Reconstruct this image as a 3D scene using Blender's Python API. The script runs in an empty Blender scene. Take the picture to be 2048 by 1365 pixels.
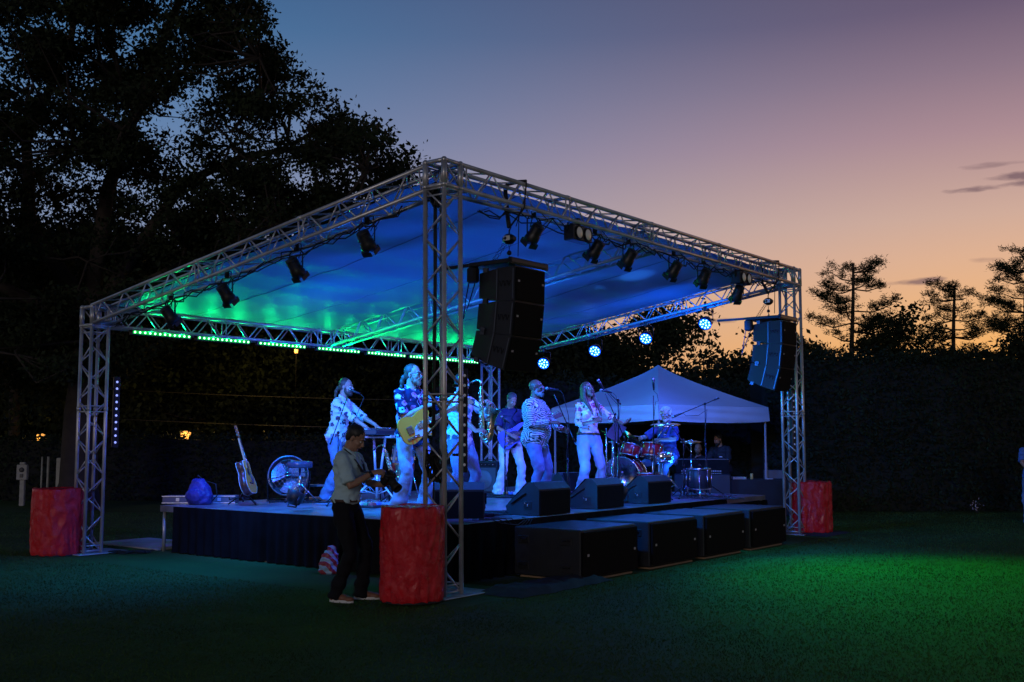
import bpy, math, random
import numpy as np
from mathutils import Vector, Matrix, noise, Euler
R = math.radians
PI = math.pi
random.seed(7)
scene = bpy.context.scene
C = scene.collection

# ---------------- camera ----------------
cam_d = bpy.data.cameras.new('camera'); cam = bpy.data.objects.new('camera', cam_d); C.objects.link(cam)
cam.location = (0, 0, 1.6); cam.rotation_euler = (PI / 2 + .0911, 0, 0)
cam_d.sensor_width = 36; cam_d.lens = 2140 / 2048 * 36; cam_d.clip_end = 2000
scene.camera = cam
scene.view_settings.view_transform = 'Standard'; scene.view_settings.look = 'None'
scene.view_settings.exposure = 0; scene.view_settings.gamma = 1
scene.cycles.use_denoising = True
scene.cycles.max_bounces = 6; scene.cycles.diffuse_bounces = 3; scene.cycles.transparent_max_bounces = 6
scene.cycles.sample_clamp_indirect = 6
scene.cycles.caustics_reflective = False; scene.cycles.caustics_refractive = False

def lin(c):
    return tuple(((x / 255) / 12.92 if x / 255 <= .04045 else ((x / 255 + .055) / 1.055) ** 2.4) for x in c)

# ---------------- dusk sky ----------------
W = bpy.data.worlds.new("World"); scene.world = W; W.use_nodes = True
nt = W.node_tree; nd = nt.nodes; nd.clear(); lk = nt.links
def nn(t, **k):
    n = nd.new(t)
    for a, b in k.items(): setattr(n, a, b)
    return n
def math_node(op, a, b=None, clamp=False):
    n = nn('ShaderNodeMath', operation=op, use_clamp=clamp)
    for i, x in enumerate((a, b)):
        if x is None: continue
        if isinstance(x, (int, float)): n.inputs[i].default_value = x
        else: lk.new(x, n.inputs[i])
    return n.outputs[0]
tc = nn('ShaderNodeTexCoord'); sep = nn('ShaderNodeSeparateXYZ'); lk.new(tc.outputs['Generated'], sep.inputs[0])
X, Y, Z = sep.outputs
elev = math_node('ARCSINE', Z)
az = math_node('ARCTAN2', X, Y)
def ramp(stops):
    r = nn('ShaderNodeValToRGB'); e = r.color_ramp.elements
    r.color_ramp.interpolation = 'B_SPLINE' if False else 'EASE'
    r.color_ramp.interpolation = 'LINEAR'
    while len(e) > 1: e.remove(e[0])
    for i, (p, c) in enumerate(stops):
        el = e[0] if i == 0 else e.new(p / 90)
        el.position = p / 90; el.color = (*lin(c), 1)
    f = math_node('MULTIPLY', elev, 2 / PI, True)
    lk.new(f, r.inputs[0])
    return r.outputs[0]
left = ramp([(0, (205, 165, 140)), (4, (188, 165, 160)), (8, (150, 152, 176)), (11, (130, 146, 178)), (16, (96, 129, 171)), (21, (68, 112, 156)), (25, (56, 94, 140)), (40, (34, 54, 90)), (90, (10, 18, 36))])
right = ramp([(0, (255, 158, 38)), (3, (251, 174, 74)), (6, (241, 182, 122)), (9, (225, 178, 145)), (11, (209, 172, 154)), (15, (173, 140, 147)), (18, (141, 118, 134)), (21, (108, 92, 116)), (26, (84, 76, 98)), (40, (40, 46, 76)), (90, (10, 18, 36))])
# warm side lies round the set sun, to the right of the view
d_az = math_node('ABSOLUTE', math_node('SUBTRACT', az, .62))
fac = nn('ShaderNodeMapRange', interpolation_type='SMOOTHSTEP'); lk.new(d_az, fac.inputs[0])
fac.inputs[1].default_value = 1.02; fac.inputs[2].default_value = .12; fac.inputs[3].default_value = 0; fac.inputs[4].default_value = 1
mix = nn('ShaderNodeMix', data_type='RGBA'); lk.new(fac.outputs[0], mix.inputs[0]); lk.new(left, mix.inputs[6]); lk.new(right, mix.inputs[7])
col = mix.outputs[2]
# small dusk clouds, each at its own bearing and height above the horizon
nz = nn('ShaderNodeTexNoise'); nz.inputs['Scale'].default_value = 26; nz.inputs['Detail'].default_value = 5
mp = nn('ShaderNodeMapping'); mp.inputs['Scale'].default_value = (1, 1, 4.5); lk.new(tc.outputs['Generated'], mp.inputs[0]); lk.new(mp.outputs[0], nz.inputs[0])
for (ca, ce, wa, we, st) in [(.443, .222, .030, .0045, .8), (.425, .210, .014, .003, .0), (.418, .232, .034, .003, .45), (.449, .213, .05, .0035, .8), (.360, .138, .026, .0036, .75), (.414, .152, .016, .003, .35), (.192, .108, .017, .0030, .6), (.30, .108, .05, .002, .2)]:
    a = math_node('DIVIDE', math_node('SUBTRACT', az, ca), wa); b = math_node('DIVIDE', math_node('SUBTRACT', elev, ce), we)
    r2 = math_node('ADD', math_node('MULTIPLY', a, a), math_node('MULTIPLY', b, b))
    m = math_node('SUBTRACT', 1.0, r2)
    m = math_node('ADD', m, math_node('MULTIPLY', math_node('SUBTRACT', nz.outputs[0], .5), 5.5))
    m = math_node('MULTIPLY', math_node('MULTIPLY', m, .8, True), st)
    mm = nn('ShaderNodeMix', data_type='RGBA'); lk.new(m, mm.inputs[0]); lk.new(col, mm.inputs[6]); mm.inputs[7].default_value = (*lin((112, 88, 98)), 1)
    col = mm.outputs[2]
# east side of the sky (behind the camera) is darker at this hour
back = nn('ShaderNodeMapRange', interpolation_type='SMOOTHSTEP'); lk.new(Y, back.inputs[0])
back.inputs[1].default_value = -.6; back.inputs[2].default_value = .6; back.inputs[3].default_value = .35; back.inputs[4].default_value = 1
bk = nn('ShaderNodeMix', data_type='RGBA', blend_type='MULTIPLY'); bk.inputs[0].default_value = 1; lk.new(col, bk.inputs[6]); lk.new(back.outputs[0], bk.inputs[7])
bg = nn('ShaderNodeBackground'); bg.inputs['Strength'].default_value = 1.0; lk.new(bk.outputs[2], bg.inputs['Color'])
wo = nn('ShaderNodeOutputWorld'); lk.new(bg.outputs[0], wo.inputs[0])

# added low fill from behind the camera for the barrels and photographer
sd = bpy.data.lights.new('camera_side_fill', 'SUN'); sd.energy = .30; sd.angle = R(14); sd.color = (1, .88, .84)
so = bpy.data.objects.new('camera_side_fill', sd); C.objects.link(so); so.rotation_euler = (R(81), 0, R(-14))

# ---------------- stage frame: u along the stage front, v towards its back ----------------
TH = .9151; NX, NY = -.702, 11.139
LU, LV, HF, HB, TA = 9.0, 6.607, 4.50, 3.46, .26
DZ = .65
UX = Vector((math.cos(TH), math.sin(TH), 0)); VX = Vector((-math.sin(TH), math.cos(TH), 0))
def S(u, v, z=0): return Vector((NX, NY, z)) + UX * u + VX * v
def roof_z(v): return HF + (HB - HF) * v / LV

# ---------------- materials ----------------
MATS = {}
def mat(name, col, rough=.6, metal=0, emit=None, es=0, noise_=0, nscale=8, bump=0, bscale=60, spec=.5, dark=.5, coat=0, alpha=1, trans=0):
    if name in MATS: return MATS[name]
    m = bpy.data.materials.new(name); m.use_nodes = True; n = m.node_tree.nodes; l = m.node_tree.links
    p = n['Principled BSDF']; p.inputs['Base Color'].default_value = (*col, 1); p.inputs['Roughness'].default_value = rough
    p.inputs['Metallic'].default_value = metal; p.inputs['Specular IOR Level'].default_value = spec
    if coat: p.inputs['Coat Weight'].default_value = coat
    if emit: p.inputs['Emission Color'].default_value = (*emit, 1); p.inputs['Emission Strength'].default_value = es
    if trans: p.inputs['Transmission Weight'].default_value = trans
    t = n.new('ShaderNodeTexCoord')
    if noise_:
        z = n.new('ShaderNodeTexNoise'); z.inputs['Scale'].default_value = nscale; z.inputs['Detail'].default_value = 6; l.new(t.outputs['Object'], z.inputs[0])
        x = n.new('ShaderNodeMix'); x.data_type = 'RGBA'; x.inputs[6].default_value = (*[c * (1 - noise_) for c in col], 1); x.inputs[7].default_value = (*[min(1, c * (1 + noise_)) for c in col], 1)
        q = n.new('ShaderNodeMapRange'); q.inputs[1].default_value = .3; q.inputs[2].default_value = .7; l.new(z.outputs[0], q.inputs[0]); l.new(q.outputs[0], x.inputs[0]); l.new(x.outputs[2], p.inputs['Base Color'])
        rr = n.new('ShaderNodeMapRange'); rr.inputs[3].default_value = max(.05, rough - .12); rr.inputs[4].default_value = min(1, rough + .12); l.new(z.outputs[0], rr.inputs[0]); l.new(rr.outputs[0], p.inputs['Roughness'])
    if bump:
        z = n.new('ShaderNodeTexNoise'); z.inputs['Scale'].default_value = bscale; z.inputs['Detail'].default_value = 5; l.new(t.outputs['Object'], z.inputs[0])
        b = n.new('ShaderNodeBump'); b.inputs['Strength'].default_value = bump; b.inputs['Distance'].default_value = .01; l.new(z.outputs[0], b.inputs['Height']); l.new(b.outputs[0], p.inputs['Normal'])
    MATS[name] = m
    return m
def pattern_mat(name, base, cols, scale=14, thr=.34, rough=.8, kind='flower'):
    """cloth printed with blooms (voronoi cells) or with slanted bars"""
    m = bpy.data.materials.new(name); m.use_nodes = True; n = m.node_tree.nodes; l = m.node_tree.links
    p = n['Principled BSDF']; p.inputs['Roughness'].default_value = rough; p.inputs['Specular IOR Level'].default_value = .2
    t = n.new('ShaderNodeTexCoord')
    def mixc(f, a, b):
        x = n.new('ShaderNodeMix'); x.data_type = 'RGBA'; l.new(f, x.inputs[0])
        for i, s in ((6, a), (7, b)):
            if isinstance(s, tuple): x.inputs[i].default_value = (*s, 1)
            else: l.new(s, x.inputs[i])
        return x.outputs[2]
    if kind == 'flower':
        wz = n.new('ShaderNodeTexNoise'); wz.inputs['Scale'].default_value = 30; l.new(t.outputs['Object'], wz.inputs[0])
        ad = n.new('ShaderNodeVectorMath'); ad.operation = 'MULTIPLY_ADD'; l.new(wz.outputs[1], ad.inputs[0]); ad.inputs[1].default_value = (.05,) * 3; l.new(t.outputs['Object'], ad.inputs[2])
        v = n.new('ShaderNodeTexVoronoi'); v.inputs['Scale'].default_value = scale; l.new(ad.outputs[0], v.inputs['Vector'])
        f = n.new('ShaderNodeMath'); f.operation = 'LESS_THAN'; f.inputs[1].default_value = thr; l.new(v.outputs['Distance'], f.inputs[0])
        r = n.new('ShaderNodeValToRGB'); r.color_ramp.interpolation = 'CONSTANT'; e = r.color_ramp.elements
        for i, c in enumerate(cols):
            el = e[i] if i < 2 else e.new(i / len(cols)); el.position = i / len(cols); el.color = (*c, 1)
        sp = n.new('ShaderNodeSeparateColor'); l.new(v.outputs['Color'], sp.inputs[0]); l.new(sp.outputs[0], r.inputs[0])
        o = mixc(f.outputs[0], base, r.outputs[0])
        f2 = n.new('ShaderNodeMath'); f2.operation = 'LESS_THAN'; f2.inputs[1].default_value = thr * .35; l.new(v.outputs['Distance'], f2.inputs[0])
        o = mixc(f2.outputs[0], o, base)
    else:
        v = n.new('ShaderNodeTexVoronoi'); v.inputs['Scale'].default_value = 11; l.new(t.outputs['Object'], v.inputs['Vector'])
        sp = n.new('ShaderNodeSeparateColor'); l.new(v.outputs['Color'], sp.inputs[0])
        an = n.new('ShaderNodeMath'); an.operation = 'MULTIPLY'; an.inputs[1].default_value = 3.1; l.new(sp.outputs[0], an.inputs[0])
        vr = n.new('ShaderNodeVectorRotate'); vr.rotation_type = 'AXIS_ANGLE'; vr.inputs['Axis'].default_value = (1, .6, 0); l.new(t.outputs['Object'], vr.inputs[0]); l.new(an.outputs[0], vr.inputs['Angle'])
        w = n.new('ShaderNodeTexWave'); w.inputs['Scale'].default_value = 13; w.bands_direction = 'Z'; l.new(vr.outputs[0], w.inputs[0])
        f = n.new('ShaderNodeMath'); f.operation = 'GREATER_THAN'; f.inputs[1].default_value = .5; l.new(w.outputs[1], f.inputs[0])
        o = mixc(f.outputs[0], base, cols[0])
    l.new(o, p.inputs['Base Color'])
    MATS[name] = m
    return m

M_ALU = mat('brushed_aluminium', (.52, .52, .54), .36, .5, noise_=.25, nscale=5)
M_BLK = mat('black_paint', (.012, .012, .014), .45, noise_=.3, nscale=12)
M_BLKMET = mat('black_metal', (.02, .02, .022), .35, .6)
M_RUB = mat('black_rubber', (.012, .012, .012), .7)
M_GRILLE = mat('speaker_grille', (.008, .0075, .0075), .85, bump=.5, bscale=320, spec=.1)
M_CAB = mat('textured_cabinet_paint', (.010, .011, .016), .55, bump=.35, bscale=180, noise_=.2)
M_CHROME = mat('chrome', (.62, .62, .64), .18, 1)
M_CLOTHB = mat('black_cloth', (.007, .007, .009), .95, spec=.08, noise_=.4, nscale=3)
M_GREYW = mat('pale_grey_metal', (.35, .35, .33), .6, noise_=.2)
M_WHITE = mat('white_plastic', (.7, .7, .7), .4)

# ---------------- mesh collector ----------------
class MB:
    def __init__(s): s.v = []; s.f = []; s.sm = []; s.M = Matrix()
    def add(s, vs, fs, smooth=True, M=None):
        o = len(s.v); T = s.M @ M if M is not None else s.M
        s.v += [tuple(T @ Vector(p)) for p in vs]
        s.f += [tuple(i + o for i in f) for f in fs]; s.sm += [smooth] * len(fs)
        return s
    def box(s, c, sz, M=None, bev=0, taper=1, rz=0):
        x, y, z = (q / 2 for q in sz)
        T = Matrix.Translation(c) @ Matrix.Rotation(rz, 4, 'Z')
        if M is not None: T = M @ T
        if bev <= 0:
            vs = [(sx * x * (taper if sz_ > 0 else 1), sy * y * (taper if sz_ > 0 else 1), sz_ * z) for sz_ in (-1, 1) for sy in (-1, 1) for sx in (-1, 1)]
            fs = [(0, 2, 3, 1), (4, 5, 7, 6), (0, 1, 5, 4), (2, 6, 7, 3), (0, 4, 6, 2), (1, 3, 7, 5)]
            return s.add(vs, fs, False, T)
        b = min(bev, x * .9, y * .9, z * .9)
        def ring(zz, i):
            a, c_ = x - i, y - i
            return [(a - b, -c_, zz), (a, -c_ + b, zz), (a, c_ - b, zz), (a - b, c_, zz), (-a + b, c_, zz), (-a, c_ - b, zz), (-a, -c_ + b, zz), (-a + b, -c_, zz)]
        vs = ring(-z, b * .7) + ring(-z + b, 0) + ring(z - b, 0) + ring(z, b * .7)
        fs = [tuple(range(7, -1, -1)), tuple(range(24, 32))]
        for k in range(3):
            for i in range(8):
                j = (i + 1) % 8; fs.append((k * 8 + i, k * 8 + j, k * 8 + 8 + j, k * 8 + 8 + i))
        return s.add(vs, fs, False, T)
    def tube(s, pts, r, n=8, cap=True, M=None, flat=None):
        """round tube through points; r one number or one per point; flat=(sx,sy) scales the section"""
        P = [Vector(p) for p in pts]; m = len(P); rr = [r] * m if isinstance(r, (int, float)) else list(r)
        vs = []; up = None
        for i in range(m):
            t = (P[min(i + 1, m - 1)] - P[max(i - 1, 0)])
            if t.length < 1e-9: t = Vector((0, 0, 1))
            t.normalize()
            if up is None: up = Vector((0, 0, 1)) if abs(t.z) < .9 else Vector((1, 0, 0))
            a = t.cross(up)
            if a.length < 1e-6: a = t.orthogonal()
            a.normalize(); b = a.cross(t).normalized(); up = b
            fx, fy = flat if flat else (1, 1)
            for k in range(n):
                th = 2 * PI * k / n; vs.append(P[i] + a * (math.cos(th) * rr[i] * fx) + b * (math.sin(th) * rr[i] * fy))
        fs = []
        for i in range(m - 1):
            for k in range(n):
                j = (k + 1) % n; fs.append((i * n + k, i * n + j, (i + 1) * n + j, (i + 1) * n + k))
        if cap: fs += [tuple(range(n - 1, -1, -1)), tuple(range((m - 1) * n, m * n))]
        return s.add(vs, fs, True, M)
    def cyl(s, a, b, r, r2=None, n=12, M=None): return s.tube([a, b], [r, r if r2 is None else r2], n, M=M)
    def lathe(s, prof, n=20, M=None, smooth=True):
        """profile of (radius, z) turned about z"""
        vs = []; fs = []; m = len(prof)
        for (r, z) in prof:
            for k in range(n):
                th = 2 * PI * k / n; vs.append((max(r, 1e-4) * math.cos(th), max(r, 1e-4) * math.sin(th), z))
        for i in range(m - 1):
            for k in range(n):
                j = (k + 1) % n; fs.append((i * n + k, i * n + j, (i + 1) * n + j, (i + 1) * n + k))
        fs += [tuple(range(n - 1, -1, -1)), tuple(range((m - 1) * n, m * n))]
        return s.add(vs, fs, smooth, M)
    def ell(s, c, r, n=10, M=None, rot=None):
        if isinstance(r, (int, float)): r = (r, r, r)
        vs = []; fs = []; m = max(5, n // 2 + 2)
        for i in range(1, m):
            ph = PI * i / m
            for k in range(n):
                th = 2 * PI * k / n; vs.append((r[0] * math.sin(ph) * math.cos(th), r[1] * math.sin(ph) * math.sin(th), -r[2] * math.cos(ph)))
        vs += [(0, 0, -r[2]), (0, 0, r[2])]; a, b = len(vs) - 2, len(vs) - 1
        for i in range(m - 2):
            for k in range(n):
                j = (k + 1) % n; fs.append((i * n + k, i * n + j, (i + 1) * n + j, (i + 1) * n + k))
        for k in range(n):
            j = (k + 1) % n; fs.append((a, j, k)); fs.append((b, (m - 2) * n + k, (m - 2) * n + j))
        T = Matrix.Translation(c)
        if rot is not None: T = T @ rot
        if M is not None: T = M @ T
        return s.add(vs, fs, True, T)
    def prism(s, outline, y0, y1, M=None, smooth=False):
        """outline in x,z extruded along y"""
        n = len(outline); vs = [(x, y0, z) for x, z in outline] + [(x, y1, z) for x, z in outline]
        fs = [tuple(range(n)), tuple(range(2 * n - 1, n - 1, -1))]
        s.add(vs, fs, False, M)
        o = len(s.v) - 2 * n
        for i in range(n):
            j = (i + 1) % n; s.f.append((o + j, o + i, o + n + i, o + n + j)); s.sm.append(smooth)
        return s
    def build(s, name, m, parent=None, loc=None, rz=None):
        me = bpy.data.meshes.new(name); me.from_pydata(s.v, [], s.f); me.materials.append(m)
        me.polygons.foreach_set('use_smooth', s.sm); me.update()
        o = bpy.data.objects.new(name, me); C.objects.link(o)
        if parent is not None: o.parent = parent
        if loc is not None: o.location = loc
        if rz is not None: o.rotation_euler = (0, 0, rz)
        return o

def tag(o, label=None, cat=None, group=None, kind=None):
    if label: o['label'] = label
    if cat: o['category'] = cat
    if group: o['group'] = group
    if kind: o['kind'] = kind
    return o
def thing(name, label, cat, loc=(0, 0, 0), rz=0, group=None, M=None):
    o = bpy.data.objects.new(name, None); C.objects.link(o); o.empty_display_size = .1
    if M is not None: o.matrix_world = M
    else: o.location = loc; o.rotation_euler = (0, 0, rz)
    return tag(o, label, cat, group)
def copy_tree(o, parent=None):
    c = o.copy(); C.objects.link(c); c.parent = parent
    for ch in [x for x in bpy.data.objects if x.parent == o]: copy_tree(ch, c)
    return c
def dup(root, loc, rz, label, group=None):
    kids = [x for x in bpy.data.objects if x.parent == root]
    r = root.copy(); C.objects.link(r); r.location = loc; r.rotation_euler = (0, 0, rz); r['label'] = label
    if group: r['group'] = group
    for ch in kids: copy_tree(ch, r)
    return r
def axes(loc, z, x):
    """matrix whose z axis is z and whose x axis is as near x as it can be"""
    z = Vector(z).normalized(); x = Vector(x); y = z.cross(x).normalized(); x = y.cross(z)
    m = Matrix((x, y, z)).transposed().to_4x4(); m.translation = Vector(loc); return m
def aim_light(name, loc, target, power, color, parent=None, size=.05, angle=60, blend=.6, kind='SPOT'):
    d = bpy.data.lights.new(name, kind); d.energy = power; d.color = color
    if kind == 'SPOT': d.spot_size = R(angle); d.spot_blend = blend; d.shadow_soft_size = size
    o = bpy.data.objects.new(name, d); C.objects.link(o)
    o.rotation_mode = 'QUATERNION'
    w = (Vector(target) - Vector(loc)).to_track_quat('-Z', 'Y').to_matrix().to_4x4(); w.translation = Vector(loc)
    if parent is not None:
        o.parent = parent
        pm = parent.matrix_basis if parent.parent is None else parent.parent.matrix_basis @ parent.matrix_basis
        w = pm.inverted() @ w
    l, q, _ = w.decompose(); o.location = l; o.rotation_quaternion = q
    return o, d
# ================= ground =================
def ground_mat():
    m = bpy.data.materials.new('mown_grass'); m.use_nodes = True; n = m.node_tree.nodes; l = m.node_tree.links
    p = n['Principled BSDF']; p.inputs['Roughness'].default_value = .9; p.inputs['Specular IOR Level'].default_value = .15
    t = n.new('ShaderNodeTexCoord')
    a = n.new('ShaderNodeTexNoise'); a.inputs['Scale'].default_value = .7; a.inputs['Detail'].default_value = 8; a.inputs['Roughness'].default_value = .7; l.new(t.outputs['Object'], a.inputs[0])
    b = n.new('ShaderNodeTexNoise'); b.inputs['Scale'].default_value = 38; b.inputs['Detail'].default_value = 5; b.inputs['Roughness'].default_value = .75; l.new(t.outputs['Object'], b.inputs[0])
    r = n.new('ShaderNodeValToRGB'); e = r.color_ramp.elements; e[0].position = .32; e[0].color = (.026, .050, .012, 1); e[1].position = .68; e[1].color = (.070, .115, .028, 1)
    x = n.new('ShaderNodeMath'); x.operation = 'MULTIPLY_ADD'; l.new(b.outputs[0], x.inputs[0]); x.inputs[1].default_value = .55; x.inputs[2].default_value = .0
    y = n.new('ShaderNodeMath'); y.operation = 'MULTIPLY_ADD'; l.new(a.outputs[0], y.inputs[0]); y.inputs[1].default_value = .45; l.new(x.outputs[0], y.inputs[2])
    l.new(y.outputs[0], r.inputs[0]); l.new(r.outputs[0], p.inputs['Base Color'])
    bp = n.new('ShaderNodeBump'); bp.inputs['Strength'].default_value = .45; bp.inputs['Distance'].default_value = .03; l.new(b.outputs[0], bp.inputs['Height']); l.new(bp.outputs[0], p.inputs['Normal'])
    return m
M_GRASS = ground_mat()
g = MB()
nx = 60
def gz(x, y):
    far = max(0, math.hypot(x - 1, y - 14) - 16)
    return (noise.noise(Vector((x * .15, y * .15, 0))) * .05 if far > 0 else 0) * min(1, far / 6)
xs = [-400, -200, -90, -50] + [-34 + i * 2 for i in range(35)] + [50, 90, 200, 400]
ys = [-200, -60, -20] + [-6 + i * 2 for i in range(26)] + [60, 90, 200, 600]
vs = [(x, y, gz(x, y)) for y in ys for x in xs]; w = len(xs)
g.add(vs, [(j * w + i, j * w + i + 1, (j + 1) * w + i + 1, (j + 1) * w + i) for j in range(len(ys) - 1) for i in range(w - 1)])
tag(g.build('lawn', M_GRASS), 'short mown lawn in front of and around the stage', kind='structure')

def tri_mesh(name, P, m, parent=None, k=3):
    """P: (n,k,3) array of separate k-gons"""
    n = len(P); me = bpy.data.meshes.new(name); me.vertices.add(n * k); me.loops.add(n * k); me.polygons.add(n)
    me.vertices.foreach_set('co', np.asarray(P, dtype=np.float32).ravel()); me.loops.foreach_set('vertex_index', np.arange(n * k, dtype=np.int32))
    me.polygons.foreach_set('loop_start', np.arange(0, n * k, k, dtype=np.int32)); me.polygons.foreach_set('loop_total', np.full(n, k, dtype=np.int32))
    me.materials.append(m); me.update(calc_edges=True)
    o = bpy.data.objects.new(name, me); C.objects.link(o)
    if parent is not None: o.parent = parent
    return o
rng = np.random.default_rng(3)
NB = 230000
yy = 6.0 + 17.5 * rng.random(NB) ** 1.25; xx = (rng.random(NB) - .5) * 2 * (yy * .5 + .4)
uu = (xx - NX) * UX.x + (yy - NY) * UX.y; vv = (xx - NX) * VX.x + (yy - NY) * VX.y
keep = ~((uu > -.5) & (uu < 9.4) & (vv > -.65) & (vv < 7))
xx, yy = xx[keep], yy[keep]; n_ = len(xx)
an = rng.random(n_) * 2 * PI; h = .007 + .013 * rng.random(n_); wd = (.0028 + .0022 * rng.random(n_)) * (.5 + yy / 14); le = (rng.random((n_, 2)) - .5) * .03
P = np.zeros((n_, 3, 3)); P[:, 0] = np.c_[xx - np.cos(an) * wd, yy - np.sin(an) * wd, np.zeros(n_)]; P[:, 1] = np.c_[xx + np.cos(an) * wd, yy + np.sin(an) * wd, np.zeros(n_)]
P[:, 2] = np.c_[xx + le[:, 0], yy + le[:, 1], h]
M_BLADE = mat('grass_blade', (.042, .085, .020), .8, noise_=.45, nscale=.9, spec=.15)
tag(tri_mesh('grass', P, M_BLADE), 'short grass blades of the lawn in front of the stage', 'grass', kind='stuff')

# concrete pad seen behind the stage corner
p_ = MB(); p_.box((0, 0, .004), (1.0, 1.7, .03))
tag(p_.build('path', mat('pale_concrete', (.36, .34, .31), .85, noise_=.15, nscale=4), loc=S(1.35, 7.05), rz=TH), 'pale concrete slab at the back corner of the stage', kind='structure')

# ================= truss roof =================
stage = thing('stage_truss', 'open aluminium truss stage frame on four towers carrying a sloping roof tarp', 'stage roof', S(0, 0), TH)
def truss(mb, p0, p1, up, a=TA, rc=.025, rb=.010, bay=.27, ladder_ends=True):
    p0, p1 = Vector(p0), Vector(p1); d = p1 - p0; L = d.length; t = d / L
    up = Vector(up); s_ = t.cross(up).normalized(); up = s_.cross(t).normalized(); h = a / 2
    cs = [(-1, -1), (1, -1), (1, 1), (-1, 1)]
    off = [s_ * (x * h) + up * (y * h) for x, y in cs]
    for o in off: mb.cyl(p0 + o, p1 + o, rc, n=10)
    n = max(2, int(round(L / bay))); st = L / n
    for f in range(4):
        A, B = off[f], off[(f + 1) % 4]
        for k in range(n):
            q0, q1 = (A, B) if (k + f) % 2 == 0 else (B, A)
            mb.cyl(p0 + t * (k * st + .02) + q0 * .98, p0 + t * ((k + 1) * st - .02) + q1 * .98, rb, n=6)
        for e in ([.03, .10, L - .10, L - .03] if ladder_ends else [.03, L - .03]):
            mb.cyl(p0 + t * e + A, p0 + t * e + B, rb, n=6)
        k = 2.0
        while k < L - .6:
            mb.cyl(p0 + t * (k - .04) + A, p0 + t * (k - .04) + B, rb, n=6); mb.cyl(p0 + t * (k + .04) + A, p0 + t * (k + .04) + B, rb, n=6)
            mb.cyl(p0 + t * (k - .03) + A, p0 + t * (k + .03) + A, rc * 1.2, n=10)
            k += 2.0
tops = {}
for (u, v, hh, du, dv) in [(0, 0, HF, -.035, .01), (LU, 0, HF, 0, 0), (0, LV, HB, 0, 0), (LU, LV, HB, 0, 0)]:
    mb = MB(); truss(mb, (u, v, .02), (u + du, v + dv, hh - TA), (0, 1, 0)); tw = mb.build('tower', M_ALU, stage)
    mb = MB(); mb.box((u + .12, v + .05, .012), (.80, .62, .012), bev=.004); mb.build('base_plate', M_ALU, tw)
    mb = MB()
    for sx in (-1, 1):
        for sy in (-1, 1):
            mb.cyl((u + du + sx * TA / 2, v + dv + sy * TA / 2, hh - TA - .02), (u + du + sx * TA / 2, v + dv + sy * TA / 2, hh + .012), .032, n=10)
            mb.ell((u + du + sx * TA / 2, v + dv + sy * TA / 2, hh - TA / 2 + TA / 2), .036, 8); mb.ell((u + du + sx * TA / 2, v + dv + sy * TA / 2, hh - TA), .036, 8)
    for z in (hh, hh - TA):
        for a_, b_ in (((-1, -1), (1, -1)), ((1, -1), (1, 1)), ((1, 1), (-1, 1)), ((-1, 1), (-1, -1))):
            mb.cyl((u + du + a_[0] * TA / 2, v + dv + a_[1] * TA / 2, z), (u + du + b_[0] * TA / 2, v + dv + b_[1] * TA / 2, z), .025, n=10)
    for sx in (-1, 1):
        mb.cyl((u + du - TA / 2, v + dv + sx * TA / 2, hh), (u + du + TA / 2, v + dv + sx * TA / 2, hh - TA), .010, n=6)
    mb.build('corner_block', M_ALU, stage)
e = TA / 2
def beam(p0, p1):
    mb = MB(); truss(mb, p0, p1, (0, 0, 1)); return mb.build('beam', M_ALU, stage)
zc = lambda z: z - TA / 2
beam((e - .035, .01, zc(HF)), (LU - e, 0, zc(HF)))
beam((e, LV, zc(HB)), (LU - e, LV, zc(HB)))
beam((-.02, e, zc(roof_z(e))), (0, LV - e, zc(roof_z(LV - e))))
beam((LU, e, zc(roof_z(e))), (LU, LV - e, zc(roof_z(LV - e))))
beam((4.5, e, zc(roof_z(e))), (4.5, LV - e, zc(roof_z(LV - e))))
# roof tarp, laced between the inner chords
def tarp_mat():
    m = mat('vinyl_roof_tarp', (.36, .38, .47), .5, spec=.35)
    n = m.node_tree.nodes; l = m.node_tree.links; p = n['Principled BSDF']
    t = n['Texture Coordinate']; a = n.new('ShaderNodeTexNoise'); a.inputs['Scale'].default_value = 1.6; a.inputs['Detail'].default_value = 7
    mp = n.new('ShaderNodeMapping'); mp.inputs['Scale'].default_value = (1, 2.6, 1); l.new(t.outputs['Object'], mp.inputs[0]); l.new(mp.outputs[0], a.inputs[0])
    b = n.new('ShaderNodeBump'); b.inputs['Strength'].default_value = .3; b.inputs['Distance'].default_value = .02; l.new(a.outputs[0], b.inputs['Height']); l.new(b.outputs[0], p.inputs['Normal'])
    r = n.new('ShaderNodeMapRange'); r.inputs[1].default_value = .3; r.inputs[2].default_value = .7; r.inputs[3].default_value = .42; r.inputs[4].default_value = .6; l.new(a.outputs[0], r.inputs[0]); l.new(r.outputs[0], p.inputs['Roughness'])
    return m
M_TARP = tarp_mat()
mb = MB(); nu, nv = 120, 70
def tz(u, v):
    f = abs(((u / 4.5) % 1) - .5) * 2
    sag = -.10 * (1 - f ** 2.2) * math.sin(PI * min(1, max(0, v / LV)))
    return roof_z(v) - .005 + sag + .018 * noise.noise(Vector((u * .9, v * 1.7, 3))) + .006 * math.sin(v * 9 + u * .6)
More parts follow.
